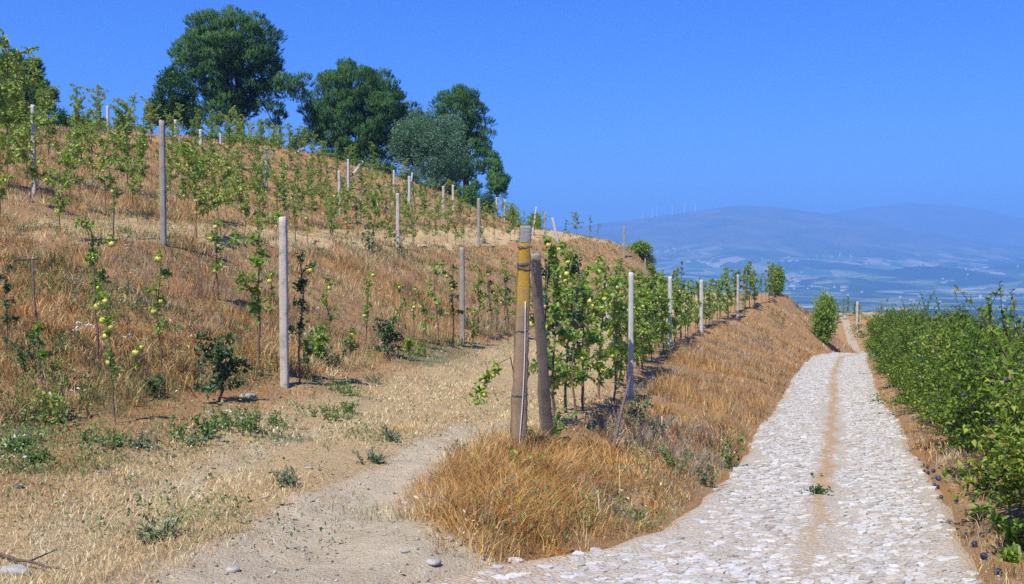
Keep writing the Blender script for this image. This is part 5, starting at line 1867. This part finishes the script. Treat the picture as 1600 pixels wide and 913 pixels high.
nz = lambda s, sd: (lambda x, y: fbm(x * s, y * s, 3, sd))
field("dry_grass", "orange-brown dry grass covering the bank above the lane", 120000, lambda w, x, y: np.clip(w["bank"] * (.55 + .75 * nz(.7, 1)(x, y)) * np.where(y < 13, .8, 1), 0, 1), "bank", lambda x, y: (.21 + .15 * nz(.8, 4)(x, y)) * (1 - .45 * sstep(12.5, 10, y)), 11, .95, 301,
      mix=[("scrub", lambda x, y: .08 + sstep(.1, .4, nz(.9, 25)(x, y)) * .5), ("grey", lambda x, y: np.maximum(sstep(.05, .4, nz(.5, 7)(x, y)) * .7, .75 * sstep(11.5, 9.5, y))), ("green", lambda x, y: .22 * sstep(11.5, 9.5, y)), ("gold", lambda x, y: sstep(.1, .4, nz(.4, 8)(x, y)) * .7)])
field("golden_grass", "tall golden dry grass clump round the yellow post's foot", 26000, lambda w, x, y: np.clip(w["nose"] * (.75 + .5 * nz(1.2, 2)(x, y)) * sstep(-1.15, -.75, x), 0, 1) * .8, "gold", lambda x, y: (.27 + .16 * nz(1.1, 5)(x, y)) * (1 - .5 * sstep(-.35, -1.0, x)), 12, .95, 302, d0=6, d1=11.5, amax=.2, spread=.05,
      mix=[("bank", lambda x, y: sstep(-.1, .35, nz(.9, 17)(x, y)) * .8), ("grey", lambda x, y: sstep(.05, .35, nz(1.3, 27)(x, y)) * .6), ("straw", lambda x, y: sstep(.1, .4, nz(1.1, 37)(x, y)) * .6)])
field("slope_grass", "brown dry grass and weeds covering the terraced hillside", 120000, lambda w, x, y: np.clip(w["rise"] * (1 - .75 * w["straw"]) * (.6 + .7 * nz(.5, 3)(x, y)), 0, 1), "rise", lambda x, y: .21 + .15 * nz(.6, 6)(x, y), 10, 1.05, 303, d0=6, d1=100,
      mix=[("scrub", lambda x, y: sstep(.05, .4, nz(.55, 23)(x, y)) * .6), ("bank", lambda x, y: sstep(-.3, .2, nz(.3, 11)(x, y)) * .9), ("grey", lambda x, y: sstep(.05, .4, nz(.35, 12)(x, y)) * .5), ("straw", lambda x, y: sstep(.0, .45, nz(.42, 19)(x, y)) * .8), ("scrub", lambda x, y: .07 + sstep(.1, .4, nz(.8, 24)(x, y)) * .5), ("green", lambda x, y: .07 + sstep(.15, .45, nz(.5, 13)(x, y)) * .45)])
field("straw", "pale short straw on the dirt track and terraces", 90000, lambda w, x, y: np.clip(w["straw"] * (1 - w["bare"] * 1.05) * (.5 + .9 * nz(.9, 4)(x, y)), 0, 1), "straw", lambda x, y: .075 + .05 * nz(.8, 14)(x, y), 8, 1.6, 304, d0=4.3, d1=60, spread=.08,
      mix=[("grey", lambda x, y: sstep(-.0, .35, nz(.8, 15)(x, y)) * .5), ("green", lambda x, y: sstep(.15, .45, nz(.6, 16)(x, y)) * .5), ("rise", lambda x, y: .25 + 0 * x), ("pale", lambda x, y: .85 * np.exp(-((x - LX(TC, y) + 1.4) / .6) ** 4) + .5 * np.exp(-((x - LX(TC, y)) / .6) ** 4))])
field("green_grass", "green grass patches along the bank foot", 16000, lambda w, x, y: np.clip(w["green"] * .8, 0, 1), "green", .07, 9, .8, 305, d0=6, d1=34, spread=.07, mix=[("straw", lambda x, y: .25 + 0 * x)])
field("verge_grass", "dry grass between the lane and the plum hedge", 50000, lambda w, x, y: np.clip((w["verge"] * .55 + w["hedge"] * 1.0) * sstep(9, 4, x - LX(RC, y)) * (.5 + .9 * nz(.9, 5)(x, y)), 0, 1), "bank", .17, 11, .8, 306, d0=4.3, d1=60,
      mix=[("straw", lambda x, y: .4 + 0 * x), ("grey", lambda x, y: .25 + 0 * x)])


def strip_grass():
    """short dry tufts on the lane's middle strip and in its joints"""
    rng = np.random.default_rng(307)
    n = 9000
    x, y = tufts(n, .62, 5.0, 60, rng)
    rx = LX(RC, y)
    left, right = road_halves(y)
    u = x - rx
    inside = (u > -left) & (u < right)
    prob = np.where(np.abs(u) < .16, .55 * sstep(8, 12, y), .07) + .5 * sstep(left - .25, left, -u) + .5 * sstep(right - .2, right, u)
    ok = inside & (rng.uniform(0, 1, n) < prob)
    x, y = x[ok], y[ok]
    idx = np.repeat(np.arange(len(x)), 7)
    m = len(idx)
    d = np.hypot(x, y)[idx]
    bx, by = x[idx] + rng.normal(0, .025, m), y[idx] + rng.normal(0, .025, m)
    tint = pick("straw", m, rng)
    gsel = rng.uniform(0, 1, m) < .12
    tint[gsel] = pick("green", int(gsel.sum()), rng)
    v, f, t_ = blades(np.column_stack([bx, by, near_base(bx, by)]), rng.uniform(.015, .05, m), np.maximum(.003, .0005 * d), rng, 1.2, tint, False)
    tag(part("lane_grass", mesh_np("lane_grass", v, [f], [M["straw"]], tint=t_)), "short dry grass in the lane's middle strip and joints", kind="stuff")


strip_grass()


def small_weeds():
    """sparse green and grey leafy weeds that run all over the slopes"""
    rng = np.random.default_rng(401)
    x, y = tufts(26000, .62, 6, 95, rng)
    w = region(x, y)
    pr = np.clip(w["rise"] * (.16 + .5 * sstep(0, .4, nz(.45, 61)(x, y))) + w["bank"] * (.05 + .25 * sstep(.1, .4, nz(.6, 62)(x, y))) + w["green"] * .5 + .06 * w["terr"], 0, 1) * (1 - w["bare"])
    ok = (rng.uniform(0, 1, len(x)) < pr) & (w["road"] < .5)
    x, y = x[ok], y[ok]
    per = 14
    idx = np.repeat(np.arange(len(x)), per)
    m = len(idx)
    d = np.hypot(x, y)[idx]
    sz = rng.uniform(.6, 1.5, len(x))[idx]
    P = np.column_stack([x[idx] + rng.normal(0, .07, m) * sz, y[idx] + rng.normal(0, .07, m) * sz, 0 * d])
    P[:, 2] = height(P[:, 0], P[:, 1]) + rng.uniform(0, .20, m) * sz
    L = np.maximum(.038, .0016 * d) * rng.uniform(.6, 1.3, m)
    v, f = leaves(P, rdir(m, rng, .5), L, L * .45, rng, .2, .1)
    kinds = np.array([(.17, .28, .065), (.12, .21, .05), (.28, .36, .11), (.22, .27, .15), (.66, .60, .50)])
    tint = kinds[rng.choice(5, len(x), p=[.3, .2, .22, .2, .08])][idx] * (1 + rng.normal(0, .18, (m, 1)))
    tag(part("small_weeds", mesh_np("small_weeds", v, [f], [M["straw"]], tint=np.clip(np.repeat(tint, 4, 0), .01, .9))), "sparse small green weeds scattered over the dry slopes", kind="stuff")


def gravel():
    """loose stones and crumbs on the track and along the lane"""
    rng = np.random.default_rng(402)
    x, y = tufts(16000, .62, 4.4, 30, rng)
    w = region(x, y)
    pr = np.clip(.55 * w["bare"] + .12 * w["straw"] + .5 * w["verge"] + .05 * w["terr"], 0, 1)
    ok = (rng.uniform(0, 1, len(x)) < pr) & (w["road"] < .5)
    x, y = x[ok], y[ok]
    n = len(x)
    r = .004 + .012 * rng.uniform(0, 1, n) ** 4 + .0004 * np.hypot(x, y)
    o = np.array([(1, 0, 0), (.3, .9, 0), (-.8, .6, 0), (-.8, -.6, 0), (.3, -.9, 0), (.1, .1, .7), (0, 0, -.5)])
    V = o[None] * r[:, None, None] * rng.uniform(.6, 1.4, (n, 7, 1))
    a = rng.uniform(0, 6.28, n)
    c, s_ = np.cos(a)[:, None], np.sin(a)[:, None]
    V = np.stack([V[..., 0] * c - V[..., 1] * s_, V[..., 0] * s_ + V[..., 1] * c, V[..., 2]], -1)
    V += np.column_stack([x, y, height(x, y) + r * .2])[:, None]
    T = np.array([(0, 1, 5), (1, 2, 5), (2, 3, 5), (3, 4, 5), (4, 0, 5), (1, 0, 6), (2, 1, 6), (3, 2, 6), (4, 3, 6), (0, 4, 6)])
    Fc = (np.arange(n)[:, None, None] * 7 + T[None]).reshape(-1, 3)
    k = np.array([(.55, .48, .40), (.42, .35, .28), (.66, .62, .56), (.16, .12, .09), (.34, .28, .22)])
    tint = k[rng.choice(5, n, p=[.3, .25, .15, .15, .15])]
    tag(part("gravel", mesh_np("gravel", V.reshape(-1, 3), [Fc], [M["straw"]], tint=np.repeat(tint, 7, 0))), "loose small stones on the dirt track and lane edges", kind="stuff")


small_weeds()
gravel()
